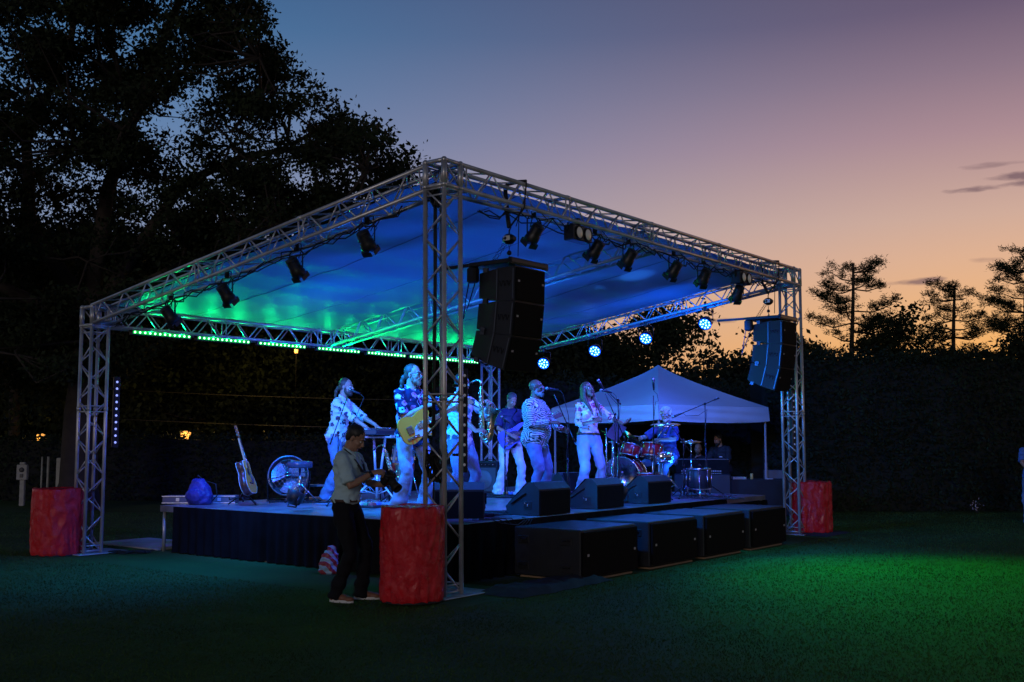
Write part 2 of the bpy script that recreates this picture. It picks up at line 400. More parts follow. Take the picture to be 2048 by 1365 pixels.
for k in (0, 1):
    vs = []
    for j in range(nv + 1):
        for i in range(nu + 1):
            fu, fv = i / nu, j / nv
            su = .17 + .035 * (1 - abs(math.cos(fv * 26))); sv = .17 + .035 * (1 - abs(math.cos(fu * 34)))
            u = su + (LU - 2 * su) * fu; v = sv + (LV - 2 * sv) * fv
            vs.append((u, v, tz(u, v) + k * .004))
    fs = [(j * (nu + 1) + i, j * (nu + 1) + i + 1, (j + 1) * (nu + 1) + i + 1, (j + 1) * (nu + 1) + i) for j in range(nv) for i in range(nu)]
    mb.add(vs, fs if k else [f[::-1] for f in fs])
mb.build('roof_tarp', M_TARP, stage)
for u in (1.5, 3.0, 6.0, 7.5):
    mb = MB(); mb.tube([(u, .2 + i * .2, tz(u, .2 + i * .2) - .003) for i in range(32)], .012, 6, flat=(1, .25)); mb.build('seam', mat('tarp_seam', (.22, .23, .28), .6), stage)
mb = MB()
for i in range(24):
    u = .4 + i * .36
    for v, s_ in ((.17, -1), (LV - .17, 1)):
        mb.cyl((u, v, tz(u, v)), (u, v + s_ * .05, roof_z(v)), .004, n=4)
for i in range(17):
    v = .4 + i * .36
    for u, s_ in ((.17, -1), (LU - .17, 1)):
        mb.cyl((u, v, tz(u, v)), (u + s_ * .05, v, roof_z(v)), .004, n=4)
mb.build('lacing', M_RUB, stage)

# ================= deck =================
deck = thing('stage_deck', 'low stage deck with blue-lit floor and black skirt under the truss roof', 'stage', S(0, 0), TH)
M_DECK = mat('scuffed_stage_floor', (.17, .17, .18), .32, noise_=.45, nscale=2.2, bump=.15, bscale=25)
D0, D1, E0, E1 = .80, 7.20, .46, 6.10
mb = MB()
k = 0
us = [D0 + (D1 - D0) * i / 6 for i in range(7)]; vs_ = [E0 + (E1 - E0) * i / 5 for i in range(6)]
for i in range(6):
    for j in range(5):
        mb.box(((us[i] + us[i + 1]) / 2, (vs_[j] + vs_[j + 1]) / 2, DZ - .045), (us[i + 1] - us[i] - .006, vs_[j + 1] - vs_[j] - .006, .09), bev=.004)
mb.build('floor_panels', M_DECK, deck)
mb = MB(); mb.box((8.02, 3.15, DZ - .046), (1.60, 5.4, .08), bev=.004); mb.build('wing_platform', M_DECK, deck)
for (u, v) in [(D0 + .05, E1 - .05), (D0 + .05, E0 + .05), (D0 + .05, 3.8), (D1, E1 - .05), (8.75, 5.8), (8.75, .5), (4.5, E1 - .05), (4.5, E0 + .06)]:
    mb = MB(); mb.cyl((u, v, 0), (u, v, DZ - .09), .024); mb.build('leg', M_ALU, deck)
# pleated skirt
mb = MB()
path = []
def edge(a, b, n):
    for i in range(n): path.append((a[0] + (b[0] - a[0]) * i / n, a[1] + (b[1] - a[1]) * i / n))
edge((D0 - .02, E1 - .35), (D0 - .02, E0 - .02), 190); edge((D0 - .02, E0 - .02), (D1, E0 - .02), 200); edge((D1, E0 - .02), (8.83, .42), 50); path.append((8.83, .42)); path.append((8.84, 5.86))
vs = []; n_ = len(path)
for zi, z in enumerate((DZ - .004, DZ - .1, .3, .015)):
    for i, (a, b) in enumerate(path):
        amp = (0, .006, .02, .032)[zi]; w = math.sin(i * .95 + 1.2 * noise.noise(Vector((i * .13, z, 0)))) * amp + noise.noise(Vector((i * .08, z * 2, 5))) * amp
        zz = z if i < 395 else min(z, DZ - .09)
        vs.append((a - w * (1 if i < 190 else .2), b - w * (1 if i >= 190 else .2), zz + (noise.noise(Vector((i * .2, 9, 0))) * .012 if zi == 3 else 0)))
mb.add(vs, [(j * n_ + i, j * n_ + i + 1, (j + 1) * n_ + i + 1, (j + 1) * n_ + i) for j in range(3) for i in range(n_ - 1)])
mb.build('skirt', M_CLOTHB, deck)

# ================= red covered ballast barrels =================
def red_mat():
    m = mat('wrinkled_red_plastic', (.66, .010, .02), .28, spec=.5, noise_=.05, nscale=3)
    n = m.node_tree.nodes; l = m.node_tree.links; p = n['Principled BSDF']; t = n['Texture Coordinate']
    a = n.new('ShaderNodeTexNoise'); a.inputs['Scale'].default_value = 9; a.inputs['Detail'].default_value = 8; a.inputs['Roughness'].default_value = .65; a.inputs['Distortion'].default_value = 1.2; l.new(t.outputs['Object'], a.inputs[0])
    w = n.new('ShaderNodeTexVoronoi'); w.feature = 'DISTANCE_TO_EDGE'; w.inputs['Scale'].default_value = 6.5
    mx = n.new('ShaderNodeVectorMath'); mx.operation = 'MULTIPLY_ADD'; l.new(a.outputs[1], mx.inputs[0]); mx.inputs[1].default_value = (.25,) * 3; l.new(t.outputs['Object'], mx.inputs[2]); l.new(mx.outputs[0], w.inputs['Vector'])
    ad = n.new('ShaderNodeMath'); ad.operation = 'MULTIPLY_ADD'; l.new(w.outputs[0], ad.inputs[0]); ad.inputs[1].default_value = .8; l.new(a.outputs[0], ad.inputs[2])
    b = n.new('ShaderNodeBump'); b.inputs['Strength'].default_value = 1; b.inputs['Distance'].default_value = .022; l.new(ad.outputs[0], b.inputs['Height']); l.new(b.outputs[0], p.inputs['Normal'])
    return m
M_RED = red_mat()
def barrel(label, loc, r, h, seed):
    t = thing('barrel', label, 'barrel', loc, seed, 'red wrapped ballast barrels at the tower feet')
    mb = MB(); vs = []; n = 150; zs = [0, .012, .05] + [.05 + (h - .1) * i / 26 for i in range(1, 27)] + [h - .02, h - .004]
    for j, z in enumerate(zs):
        f = z / h
        rr = r * (1 + .02 * math.sin(f * PI) - (.08 if j == 0 else .03 if j == 1 else 0)) * (1 - (.04 if j == len(zs) - 1 else .012 if j == len(zs) - 2 else 0))
        for k in range(n):
            a = 2 * PI * k / n; q = Vector((math.cos(a) * 1.6 + seed, math.sin(a) * 1.6, z * 1.6 + seed))
            cre = abs(noise.noise(q * 1.9 + Vector((0, 0, 1.5 * noise.noise(q * 1.2))))) * -.040 - abs(noise.noise(q * 4.6)) * .014 + .004 + .010 * noise.noise(Vector((a * 3.5, z * .8, seed)))
            rad = rr + cre
            vs.append((rad * math.cos(a), rad * math.sin(a), z + (.018 * noise.noise(q * 1.7) if z > h * .9 else 0)))
    m_ = len(zs); fs = [(j * n + k, j * n + (k + 1) % n, (j + 1) * n + (k + 1) % n, (j + 1) * n + k) for j in range(m_ - 1) for k in range(n)]
    # crumpled lid: rings in to the middle
    for i, f in enumerate((.93, .8, .6, .4, .2)):
        for k in range(n):
            a = 2 * PI * k / n
            vs.append((r * f * math.cos(a), r * f * math.sin(a), h - .012 + .02 * noise.noise(Vector((f * 4 * math.cos(a), f * 4 * math.sin(a), seed)))))
        j = m_ - 1 + i; fs += [(j * n + k, j * n + (k + 1) % n, (j + 1) * n + (k + 1) % n, (j + 1) * n + k) for k in range(n)]
    vs.append((0, 0, h - .015)); c = len(vs) - 1; j = m_ + 4
    fs += [(j * n + k, j * n + (k + 1) % n, c) for k in range(n)]
    mb.add(vs, fs); mb.build('cover', M_RED, t)
    mb = MB(); mb.lathe([(r * .96, .001), (r * .98, .012), (r * .9, .03)], 32); mb.build('barrel_foot', M_RUB, t)
    return t
barrel('big red wrapped barrel beside the photographer at the nearest tower', Vector((-.985, 10.70, .014)), .315, .93, 1.3)
barrel('red wrapped barrel at the far left tower', Vector((-6.32, 15.05, 0)), .345, .92, 4.1)
barrel('red wrapped barrel half behind the far right tower', Vector((5.13, 18.50, 0)), .335, .88, 8.7)

# ================= subwoofers =================
M_STK = mat('worn_sticker', (.45, .4, .42), .6)
def subwoofer(u, lab):
    t = thing('subwoofer', lab, 'subwoofer', S(u, -.60), TH, 'subwoofers on the grass along the stage front')
    w, d, h = 1.2, .96, .57
    mb = MB(); mb.box((w / 2, d / 2 + .015, h / 2 + .02), (w, d - .03, h - .02), bev=.012); mb.build('cabinet', M_CAB, t)
    mb = MB(); mb.box((w / 2, .004, h / 2 + .02), (w - .05, .03, h - .07), bev=.008); mb.build('grille', M_GRILLE, t)
    for x in (.10, w - .10):
        mb = MB(); mb.box((x, -.014, h * .52), (.035, .006, .028), bev=.002); mb.build('badge', M_STK, t)
    for y in (.22, .82):
        for z in (.14, .44):
            mb = MB(); mb.box((-.004, y, z), (.012, .16, .085), bev=.004); hd = mb.build('handle', M_BLK, t)
            mb = MB(); mb.tube([(-.013, y - .05, z + .01), (-.026, y - .04, z + .012), (-.026, y + .04, z + .012), (-.013, y + .05, z + .01)], .007, 6); mb.build('grip', M_BLKMET, hd)
    mb = MB(); mb.box((w / 2, d / 2, .01), (w * .9, d * .9, .02)); mb.build('runner', mat('pale_wood_runner', (.3, .2, .12), .8), t)
    return t
for u, l_ in zip((1.66, 3.17, 4.60, 6.02), ('black subwoofer nearest the near tower, first of the row', 'second black subwoofer of the row, counted from the near tower', 'third black subwoofer of the row, counted from the near tower', 'last black subwoofer of the row, beside the far right tower')):
    subwoofer(u, l_)
mb = MB()
vs = []; nn_ = 40; mm_ = 16
for j in range(mm_ + 1):
    for i in range(nn_ + 1):
        fu, fv = i / nn_, j / mm_; edge_ = min(fu, 1 - fu, fv * .6, (1 - fv) * .6)
        hgt = min(1, edge_ * 9) * (.05 + .05 * abs(noise.noise(Vector((fu * 7, fv * 3, 2)))) + .02 * noise.noise(Vector((fu * 22, fv * 9, 2))))
        vs.append((-.15 + 1.75 * fu + .06 * noise.noise(Vector((fv * 4, 0, 0))), -.75 + .62 * fv + .08 * noise.noise(Vector((fu * 5, 3, 0))), .006 + hgt))
mb.add(vs, [(j * (nn_ + 1) + i, j * (nn_ + 1) + i + 1, (j + 1) * (nn_ + 1) + i + 1, (j + 1) * (nn_ + 1) + i) for j in range(mm_) for i in range(nn_)])
tag(mb.build('dropped_cloth', mat('navy_black_cloth', (.012, .012, .022), .9), loc=S(.45, -.02), rz=TH), 'crumpled dark cloth lying on the grass before the first subwoofer', 'cloth')
mb = MB(); vs = []
for j in range(9):
    for i in range(13):
        fu, fv = i / 12, j / 8; ed = min(fu, 1 - fu, fv, 1 - fv)
        vs.append((-.35 + 1.1 * fu, -.38 + .55 * fv, .006 + min(1, ed * 8) * (.015 + .03 * abs(noise.noise(Vector((fu * 6, fv * 4, 7)))))))
mb.add(vs, [(j * 13 + i, j * 13 + i + 1, (j + 1) * 13 + i + 1, (j + 1) * 13 + i) for j in range(8) for i in range(12)])
tag(mb.build('ground_mat', mat('navy_black_cloth', (.012, .012, .022), .9), loc=S(9.1, -.28), rz=TH), 'flat dark mat at the foot of the far right tower', 'mat')

# ================= wedge monitors =================
def wedge(label, loc, rz, w=.68, dpt=.52, h=.40, group='floor monitors on the stage'):
    """front (towards -y) is the tall back panel; the grille slopes down to +y"""
    t = thing('floor_monitor', label, 'floor monitor', loc, rz, group)
    prof = [(-dpt / 2, 0), (-dpt / 2, h * .80), (-dpt / 2 + .09, h), (-dpt / 2 + .17, h), (dpt / 2, h * .25), (dpt / 2 - .03, 0)]
    R90 = Matrix.Rotation(PI / 2, 4, 'Z')
    mb = MB()
    n = len(prof); vs = [(x, y, z + .008) for x in (-w / 2, w / 2) for y, z in prof]
    fs = [tuple(range(n))[::1], tuple(range(2 * n - 1, n - 1, -1))] + [((i + 1) % n, i, n + i, n + (i + 1) % n) for i in range(n)]
    mb.add(vs, fs, False); mb.build('cabinet', M_CAB, t)
    mb = MB(); mb.box((0, -dpt / 2 - .004, h * .40), (w - .03, .012, h * .74), bev=.004); mb.build('back_panel', M_GRILLE, t)
    a = Vector((0, -dpt / 2 + .19, h + .004)); b = Vector((0, dpt / 2 - .01, h * .28)); c = (a + b) / 2; d = b - a
    Mx = Matrix.Translation(c + Vector((0, .008, .012))) @ Matrix.Rotation(math.atan2(d.z, d.y), 4, 'X')
    mb = MB(); mb.box((0, 0, 0), (w - .05, d.length - .03, .012), M=Mx, bev=.004); mb.build('grille', M_GRILLE, t)
    for s_ in (-1, 1):
        x = s_ * (w / 2 + .003)
        mb = MB(); mb.tube([(x, dpt * .32, h * .36), (x, 0, h * .62), (x, -dpt * .12, h * .70)], .022, 6, flat=(1, .35)); mb.build('handle_slot', M_RUB, t)
        mb = MB(); mb.box((x, -.09, .13), (.006, .12, .10), bev=.002); jp = mb.build('socket_plate', M_BLK, t)
        mb = MB(); mb.cyl((x, -.09, .13), (x + s_ * .014, -.09, .13), .017); mb.cyl((x, -.05, .15), (x + s_ * .008, -.05, .15), .008, n=8); mb.build('socket', M_CHROME, jp)
    return t
wedge('floor monitor at the stage front, nearest the near tower, before the man singing', S(2.66, .74, DZ), TH)
wedge('middle floor monitor of the three along the stage front, before the woman singing', S(4.15, .86, DZ), TH)
wedge('floor monitor at the stage front in front of the drum kit', S(5.56, .90, DZ), TH)
wedge('dark floor monitor turned sideways behind the near tower', S(1.62, 1.16, DZ), TH - .9, .60, .5, .42)
wedge('small floor monitor lying at the back between the two singers', S(6.45, 3.25, DZ), TH + .35, .5, .42, .36)
wedge('floor monitor at the back beside the legs of the woman singing', S(5.95, 2.45, DZ), TH + 2.9, .5, .42, .40)

# ================= line arrays on chain hoists =================
def chain(mb, a, b, r=.006, L=.03):
    a, b = Vector(a), Vector(b); n = max(2, int((b - a).length / L)); t = (b - a).normalized(); o = t.orthogonal().normalized(); p = t.cross(o)
    for i in range(n):
        c = a.lerp(b, (i + .5) / n); q = o if i % 2 else p
        mb.tube([c - t * L * .6 , c - t * L * .3 + q * .010, c + t * L * .3 + q * .010, c + t * L * .6, c + t * L * .3 - q * .010, c - t * L * .3 - q * .010, c - t * L * .6], r * .5, 4)
M_LOGO = mat('engraved_zigzag', (.004, .004, .008), .6)
def line_array(label, u, zt, kick):
    """cabinets hang from a fly frame; local y towards the stage back"""
    t = thing('line_array', label, 'speaker array', S(u, -.28, zt), TH, 'line arrays hung from the front beam')
    w, d, h = .56, .52, .385
    mb = MB(); mb.box((-.02, .30, -.02), (.66, .62, .05), bev=.008); mb.box((-.28, .78, -.01), (.05, .75, .035), bev=.004); mb.box((.22, .36, 0), (.05, .7, .045), bev=.004); mb.box((0, .02, -.02), (.7, .045, .075), bev=.006)
    mb.build('fly_frame', M_BLKMET, t)
    mb = MB(); mb.box((-.30, .58, -.13), (.10, .13, .18), bev=.02); mb.tube([(-.3, .6, -.05), (-.33, .66, -.4), (-.3, .72, -.62), (-.28, .66, -.45), (-.3, .55, -.22)], .007, 6)
    mb.build('cable_bundle', M_RUB, t)
    M = Matrix.Translation((0, 0, -.075))
    for i, a in enumerate(kick):
        M = M @ Matrix.Rotation(a, 4, 'X')
        mb = MB()
        # trapezoid body: wide front, narrow back, splayed sides
        f, b = w / 2, w / 2 * .92; hb = h * .86
        y1 = d * .45
        vs = [(-f, 0, 0), (f, 0, 0), (f, 0, -h), (-f, 0, -h), (-f, y1, -.01), (f, y1, -.01), (f, y1, -h + .01), (-f, y1, -h + .01), (-b, d, -.05), (b, d, -.05), (b, d, -hb), (-b, d, -hb)]
        fs = [(0, 1, 2, 3), (0, 4, 5, 1), (4, 8, 9, 5), (1, 5, 6, 2), (5, 9, 10, 6), (2, 6, 7, 3), (6, 10, 11, 7), (3, 7, 4, 0), (7, 11, 8, 4), (8, 11, 10, 9)]
        mb.add(vs, fs, False, M); cb = mb.build('cabinet', M_CAB, t)
        mb = MB(); mb.box((0, -.008, -h / 2), (w - .03, .016, h - .02), M=M, bev=.005); mb.build('grille', M_GRILLE, cb)
        mb = MB()
        for s_ in (-1, 1): mb.box((s_ * w * .40, -.018, -h * .42), (.03, .006, .022), M=M)
        mb.build('badge', M_STK, cb)
        mb = MB()
        for s_ in (-1, 1):
            for yy_ in (.018, y1 + .01): mb.box((s_ * (w / 2 + .003), yy_, -h / 2), (.012, .016, h - .05), M=M)
            for zz_ in (-.02, -h + .02): mb.box((s_ * (w / 2 - .01), d * .8, zz_), (.03, .06, .05), M=M)
        mb.build('rigging_bar', mat('blue_grey_metal', (.08, .09, .11), .35, .7), cb)
        mb = MB()
        for s_ in (-1, 1):
            x = s_ * (w / 2 + .002)
            for k2 in range(3):
                y = .08 + k2 * .055
                mb.tube([(x, y - .02, -h * .40), (x, y, -h * .56), (x, y + .022, -h * .40)], .006, 4, M=M)
        mb.build('side_mark', M_LOGO, cb)
        M = M @ Matrix.Translation((0, 0, -h - .004))
    return t
line_array('big three-box line array hanging beside the near tower', 1.12, 3.57, (.02, .09, .17))
line_array('three-box line array hanging at the right end of the front beam', 8.28, 3.60, (.02, .10, .16))
def hoist(label, u, du):
    t = thing('chain_hoist', label, 'chain hoist', S(u, 0, 3.86), TH, 'chain hoists on the front beam')
    mb = MB(); mb.ell((0, 0, 0), (.085, .075, .062), 12); mb.box((0, 0, 0), (.10, .155, .07), bev=.02); mb.build('motor', M_BLKMET, t)
    mb = MB(); mb.box((-.075, -.02, 0), (.006, .09, .055), bev=.002); mb.build('rating_plate', M_WHITE, t)
    mb = MB(); mb.tube([(0, 0, .06), (0, 0, .10), (.02, 0, .125), (0, 0, .15), (-.02, 0, .125)], .009, 6); mb.tube([(0, 0, -.20), (.02, 0, -.225), (0, 0, -.25), (-.022, 0, -.235)], .010, 6); mb.ell((0, 0, -.16), .028, 8); mb.build('hook', M_BLKMET, t)
    mb = MB(); chain(mb, (0, 0, -.05), (0, 0, -.16)); chain(mb, (-.02, .02, -.05), (-.10, .16, -.30)); chain(mb, (-.12, .18, -.28), (-.04, .05, -.05)); mb.build('chain', M_BLKMET, t)
    mb = MB(); z1 = HF - 3.86 + .03; zb = HF - TA - 3.86 - .03
    for s_ in (-1, 1):
        mb.tube([(0, 0, .13), (s_ * .06 + du, s_ * .17, zb), (s_ * .02 + du, s_ * .17, z1), (du, 0, z1 + .012)], .016, 6, flat=(1.6, .5))
    mb.tube([(du * .5, -.05, .15), (du * .8, -.16, .5), (.05, -.1, .25), (.06, -.08, -.2)], .006, 5)
    mb.build('sling', M_RUB, t)
hoist('black chain hoist above the big near line array', 1.10, .12)
hoist('black chain hoist above the line array at the right end', 8.10, .10)

# ================= stage lamps =================
M_LENS = mat('lamp_lens', (.75, .72, .66), .25, emit=(1, .95, .85), es=.02)
def yoke(mb, w, z0, z1):
    mb.tube([(-w, 0, z0), (-w, 0, z1 - .03), (-w + .03, 0, z1), (w - .03, 0, z1), (w, 0, z1 - .03), (w, 0, z0)], .012, 6, flat=(1, .5)); mb.box((0, 0, z1 + .05), (.05, .05, .10), bev=.01)
CAN_GROUP = 'black stage lamps seen from behind on the near beams'
def can(label, u, v, hang, target, power, color, angle=50, tilt=.9):
    """parabolic stage lamp: housing tilted towards the stage, with a yoke and a gel frame"""
    z = hang; w = S(u, v, z)
    dr = Vector(target) - w; head = math.atan2(dr.y, dr.x) - PI / 2
    t = thing('stage_lamp', label, 'stage lamp', w, head, CAN_GROUP)
    mb = MB(); yoke(mb, .108, -.06, .15); mb.build('yoke', M_BLKMET, t)
    el = min(-.85, math.atan2(dr.z, math.hypot(dr.x, dr.y)))
    T = Matrix.Rotation(el, 4, 'X') @ Matrix.Rotation(-PI / 2, 4, 'X')   # local z -> forward
    T = Matrix.Translation((0, 0, -.06)) @ T @ Matrix.Scale(.84, 4)
    mb = MB(); mb.lathe([(.03, -.17), (.06, -.165), (.085, -.12), (.085, -.02), (.095, -.01), (.105, .06), (.105, .12), (.098, .12), (.095, .08)], 18, M=T)
    for k in range(7): mb.lathe([(.075, -.155 + k * .018), (.09, -.153 + k * .018), (.09, -.149 + k * .018), (.075, -.147 + k * .018)], 14, M=T)
    mb.build('housing', M_BLK, t)
    mb = MB(); mb.lathe([(.001, .06), (.09, .065), (.09, .07), (.001, .075)], 18, M=T); mb.build('lens', mat('blue_lit_lens', (.1, .2, .8), .3, emit=(.1, .35, 1), es=2), t)
    mb = MB()
    for a in range(4):
        Q = T @ Matrix.Rotation(a * PI / 2, 4, 'Z')
        mb.box((0, .104, .14), (.15, .006, .06), M=Q @ Matrix.Translation((0, 0, 0)))
    mb.build('gel_frame', M_BLK, t)
    mb = MB(); mb.tube([(.09, -.05, .05), (.16, -.08, .12), (.10, -.02, .22), (-.05, 0, .27), (-.12, 0, .21)], .006, 5); mb.tube([(.02, 0, .2), (.12, .03, .1), (.05, .02, 0)], .004, 4); mb.build('cable', M_RUB, t)
    f = Vector((dr.normalized().x, dr.normalized().y, -.9)).normalized()
    aim_light('lamp_beam', w + Vector((0, 0, -.06)) + f * .20, target, power, color, t, .05, angle)
    return t
BLU = (.0, .11, 1.0); PUR = (.09, .08, 1.0); CYA = (.0, .21, 1.0)
for i, (v, c, tgt, pw, lb) in enumerate([(4.83, PUR, S(3.0, 4.8, 1.2), 340, 'stage lamp on the left beam, lowest and nearest the far left tower'), (3.65, CYA, S(3.6, 3.9, 1.0), 820, 'stage lamp on the left beam, second up from the far left tower'), (2.35, CYA, S(3.9, 2.6, 1.0), 1000, 'stage lamp on the left beam, third up from the far left tower'), (1.17, CYA, S(4.4, 1.8, 1.0), 900, 'stage lamp on the left beam, highest and nearest the near tower')]):
    can(lb, 0, v, roof_z(v) - TA - .20, tgt, pw, c, 112 if v > 3 else 84)
for i, (u, c, tgt, pw, lb) in enumerate([(1.57, PUR, S(2.0, 3.0, .8), 300, 'stage lamp hanging just right of the big near line array'), (2.88, BLU, S(3.2, 4.2, .9), 80, 'stage lamp right of the near two-eyed blinder on the front beam'), (3.69, PUR, S(4.3, 3.4, .9), 560, 'stage lamp on the front beam, beside the middle roof beam joint'), (4.92, BLU, S(5.4, 2.9, 1.0), 260, 'stage lamp on the front beam, left one of the pair before the far blinder'), (5.82, PUR, S(7.2, 3.0, 1.2), 620, 'stage lamp on the front beam, right one of the pair before the far blinder'), (6.95, BLU, S(9.4, 3.6, 1.9), 760, 'stage lamp hanging right under the far two-eyed blinder')]):
    can(lb, u, 0, HF - TA - (.20 if u < 6.5 else .32), tgt, pw, c, 92)
gl_o, gl_d = aim_light('added_lawn_spot', S(5.9, -.50, HF - TA - .50), S(4.1, -4.5, 0), 1250, (.0, 1, .02), None, .2, 84, 1)  # bare spot without a fixture, added for the green pool
gl_o['label'] = 'added green spot lighting the right lawn'
gl_o, gl_d = aim_light('added_lawn_spot', S(6.2, -.50, HF - TA - .45), S(4.6, -1.7, 0), 480, (.0, .34, .70), None, .05, 100, 1)  # another bare spot, added for the teal band by the stage front
gl_o, gl_d = aim_light('added_lawn_spot', S(-.1, 3.9, 3.0), S(-1.0, 4.3, 0), 520, (.0, .24, 1), None, .05, 100, 1)  # bare spot added for the teal patch left of the stage
def blinder(label, u):
    t = thing('blinder_lamp', label, 'blinder lamp', S(u, -.10, HF - TA - .10), TH, 'two-eyed blinders on the front beam')
    mb = MB(); mb.box((0, .05, -.03), (.40, .16, .19), bev=.012); mb.build('box', M_BLK, t)
    for s_ in (-1, 1):
        T = Matrix.Translation((s_ * .095, -.035, -.03)) @ Matrix.Rotation(PI / 2, 4, 'X')
        mb = MB(); mb.lathe([(.085, -.005), (.085, .012), (.074, .016), (.074, .004)], 20, M=T); ey = mb.build('lamp_ring', M_BLKMET, t)
        mb = MB(); mb.lathe([(.001, .003), (.074, .003), (.06, .012), (.001, .018)], 20, M=T); mb.build('lens', M_LENS, ey)
    mb = MB(); mb.tube([(-.22, .05, -.03), (-.22, .05, .08), (.22, .05, .08), (.22, .05, -.03)], .011, 6); mb.box((0, .05, .12), (.05, .05, .1)); mb.build('bracket', M_BLKMET, t)
blinder('two-eyed blinder lamp nearer the big line array', 2.42); blinder('two-eyed blinder lamp near the right end of the front beam', 7.0)

M_LEDB = mat('lit_blue_led', (.5, .7, 1), .3, emit=(.12, .34, 1), es=14)
M_LEDDIM = mat('dim_blue_led', (.1, .15, .4), .3, emit=(.05, .15, 1), es=.5)
M_LEDF = mat('blue_led_bloom_face', (.01, .03, .3), .4, emit=(.0, .06, 1), es=5)  # face glow stands in for the bloom around the dots
LEDP = 'blue LED lamps on the right beam'
def led_par(label, v, target, power, u=LU, z=None, loc=None, group=LEDP):
    w = loc if loc is not None else S(u, v, roof_z(v) - TA - .30)
    dr = Vector(target) - w; head = math.atan2(dr.y, dr.x) - PI / 2
    t = thing('led_lamp', label, 'LED lamp', w, head, group)
    up = loc is None
    mb = MB(); (yoke(mb, .14, 0, .22) if up else mb.tube([(-.13, 0, 0), (-.13, -.05, -.14), (.13, -.05, -.14), (.13, 0, 0)], .012, 6)); mb.build('yoke', M_BLKMET, t)
    el = math.atan2(dr.z, math.hypot(dr.x, dr.y)); T = Matrix.Rotation(el - PI / 2, 4, 'X')
    mb = MB(); mb.lathe([(.05, -.12), (.09, -.10), (.115, -.03), (.122, .05), (.118, .055), (.112, .03)], 20, M=T); mb.build('housing', M_BLK, t)
    mb = MB(); mb.lathe([(.001, .028), (.111, .028), (.111, .032), (.001, .034)], 20, M=T); fc = mb.build('face', M_LEDF if up else M_BLK, t)
    for k in range(12):
        if k < 3: r_, a = .032, k * 2 * PI / 3
        else: r_, a = .082, (k - 3) * 2 * PI / 9
        mb = MB(); mb.ell((r_ * math.cos(a), r_ * math.sin(a), .036), (.0145, .0145, .010), 8, M=T); mb.build('led', M_LEDB if up else M_LEDDIM, fc)
    if power: aim_light('led_beam', w + dr.normalized() * .09, target, power, (.02, .12, 1), t, .08, 95, .8)
    return t
for v, lb, tg in [(1.62, 'lit blue LED lamp nearest the front corner of the right beam', (4.9, .9, .6)), (2.86, 'lit blue LED lamp second from the front corner of the right beam', (5.0, 1.6, .6)), (4.0, 'lit blue LED lamp third from the front corner of the right beam', (4.5, 2.6, .6)), (5.23, 'lit blue LED lamp farthest back on the right beam', (4.0, 3.4, .5))]:
    led_par(lb, v, S(*tg), 130)

M_LEDG = mat('lit_green_led', (.5, 1, .6), .3, emit=(.25, 1, .40), es=7)
M_LEDHALO = mat('green_led_halo_strip', (.01, .10, .02), .5, emit=(.0, .9, .08), es=.35)  # strip glow stands in for the halo round the green dots
GB = 'green LED bars under the back beam'
def ledbar(label, u):
    t = thing('led_bar', label, 'LED bar', S(u, LV - .02, 3.16), TH, GB)
    mb = MB(); mb.box((0, .02, 0), (1.04, .07, .085), bev=.008)
    for s_ in (-1, 1): mb.box((s_ * .35, .02, .07), (.03, .05, .07))
    mb.build('housing', M_BLK, t)
    mb = MB(); mb.box((0, -.017, 0), (1.0, .006, .05)); st = mb.build('lens_strip', M_LEDHALO, t)
    for k in range(12):
        mb = MB(); mb.ell(((k - 5.5) * .085, -.022, 0), (.0155, .012, .0155), 8); mb.build('led', M_LEDG, st)
    for x in (-.27, .27):
        o = aim_light('led_bar_light', (0, 0, 0), (0, -1, .62), 25, (.0, 1, .20), None, .06, 150, 1)[0]; o.parent = t; o.location = (x, -.07, .02)
    o = aim_light('led_bar_light', (0, 0, 0), (0, -1, -.10), 45, (.0, 1, .16), None, .05, 100, 1)[0]; o.parent = t; o.location = (0, -.07, 0)
for i, lb in enumerate(['lit green LED bar at the left end of the back beam', 'second lit green LED bar from the left end of the back beam', 'third lit green LED bar, left of the roof centre joint', 'fourth lit green LED bar, below the roof centre joint', 'fifth lit green LED bar, above the keyboard player and guitarist', 'sixth lit green LED bar, behind the head of the guitarist and the near tower', 'seventh lit green LED bar, right of the near tower']):
    ledbar(lb, (1.08, 2.21, 3.40, 4.68, 5.88, 7.0, 8.05)[i])

M_LEDO = mat('faint_glow_led', (.5, .5, .55), .2, emit=(.6, .6, .75), es=.10)  # faint emission keeps the unlit dots pale
M_LEDV = mat('dim_lavender_led', (.5, .5, .9), .2, emit=(.30, .38, 1), es=1.1)
def vbar(label, u, v, z0, z1, m, rz=0, tilt=0):
    t = thing('vertical_led_bar', label, 'LED bar', S(u, v, z0), TH + rz, 'upright LED bars beside the towers')
    if tilt: t.rotation_euler = (0, tilt, TH + rz)
    L = z1 - z0
    mb = MB(); mb.box((0, 0, L / 2), (.085, .07, L + .06), bev=.008); mb.build('housing', M_BLK, t)
    for k in range(10):
        mb = MB(); mb.ell((0, -.038, L * (k + .5) / 10), (.017, .010, .017), 8); mb.build('led', m, t)
    mb = MB()
    for f in (.15, .85): mb.box((-.03, .03, L * f), (.16, .03, .03))
    mb.build('clamp', M_BLKMET, t)
vbar('upright LED bar with dim lavender dots by the far left tower', .33, LV - .06, 1.50, 2.46, M_LEDV, -.35)
vbar('upright unlit LED bar between the near tower and the saxophonist', .42, .10, 1.27, 2.33, M_LEDO, -.5)
vbar('upright unlit LED bar inside the far right tower', LU - .02, .0, 1.35, 2.40, M_LEDO, -.3)
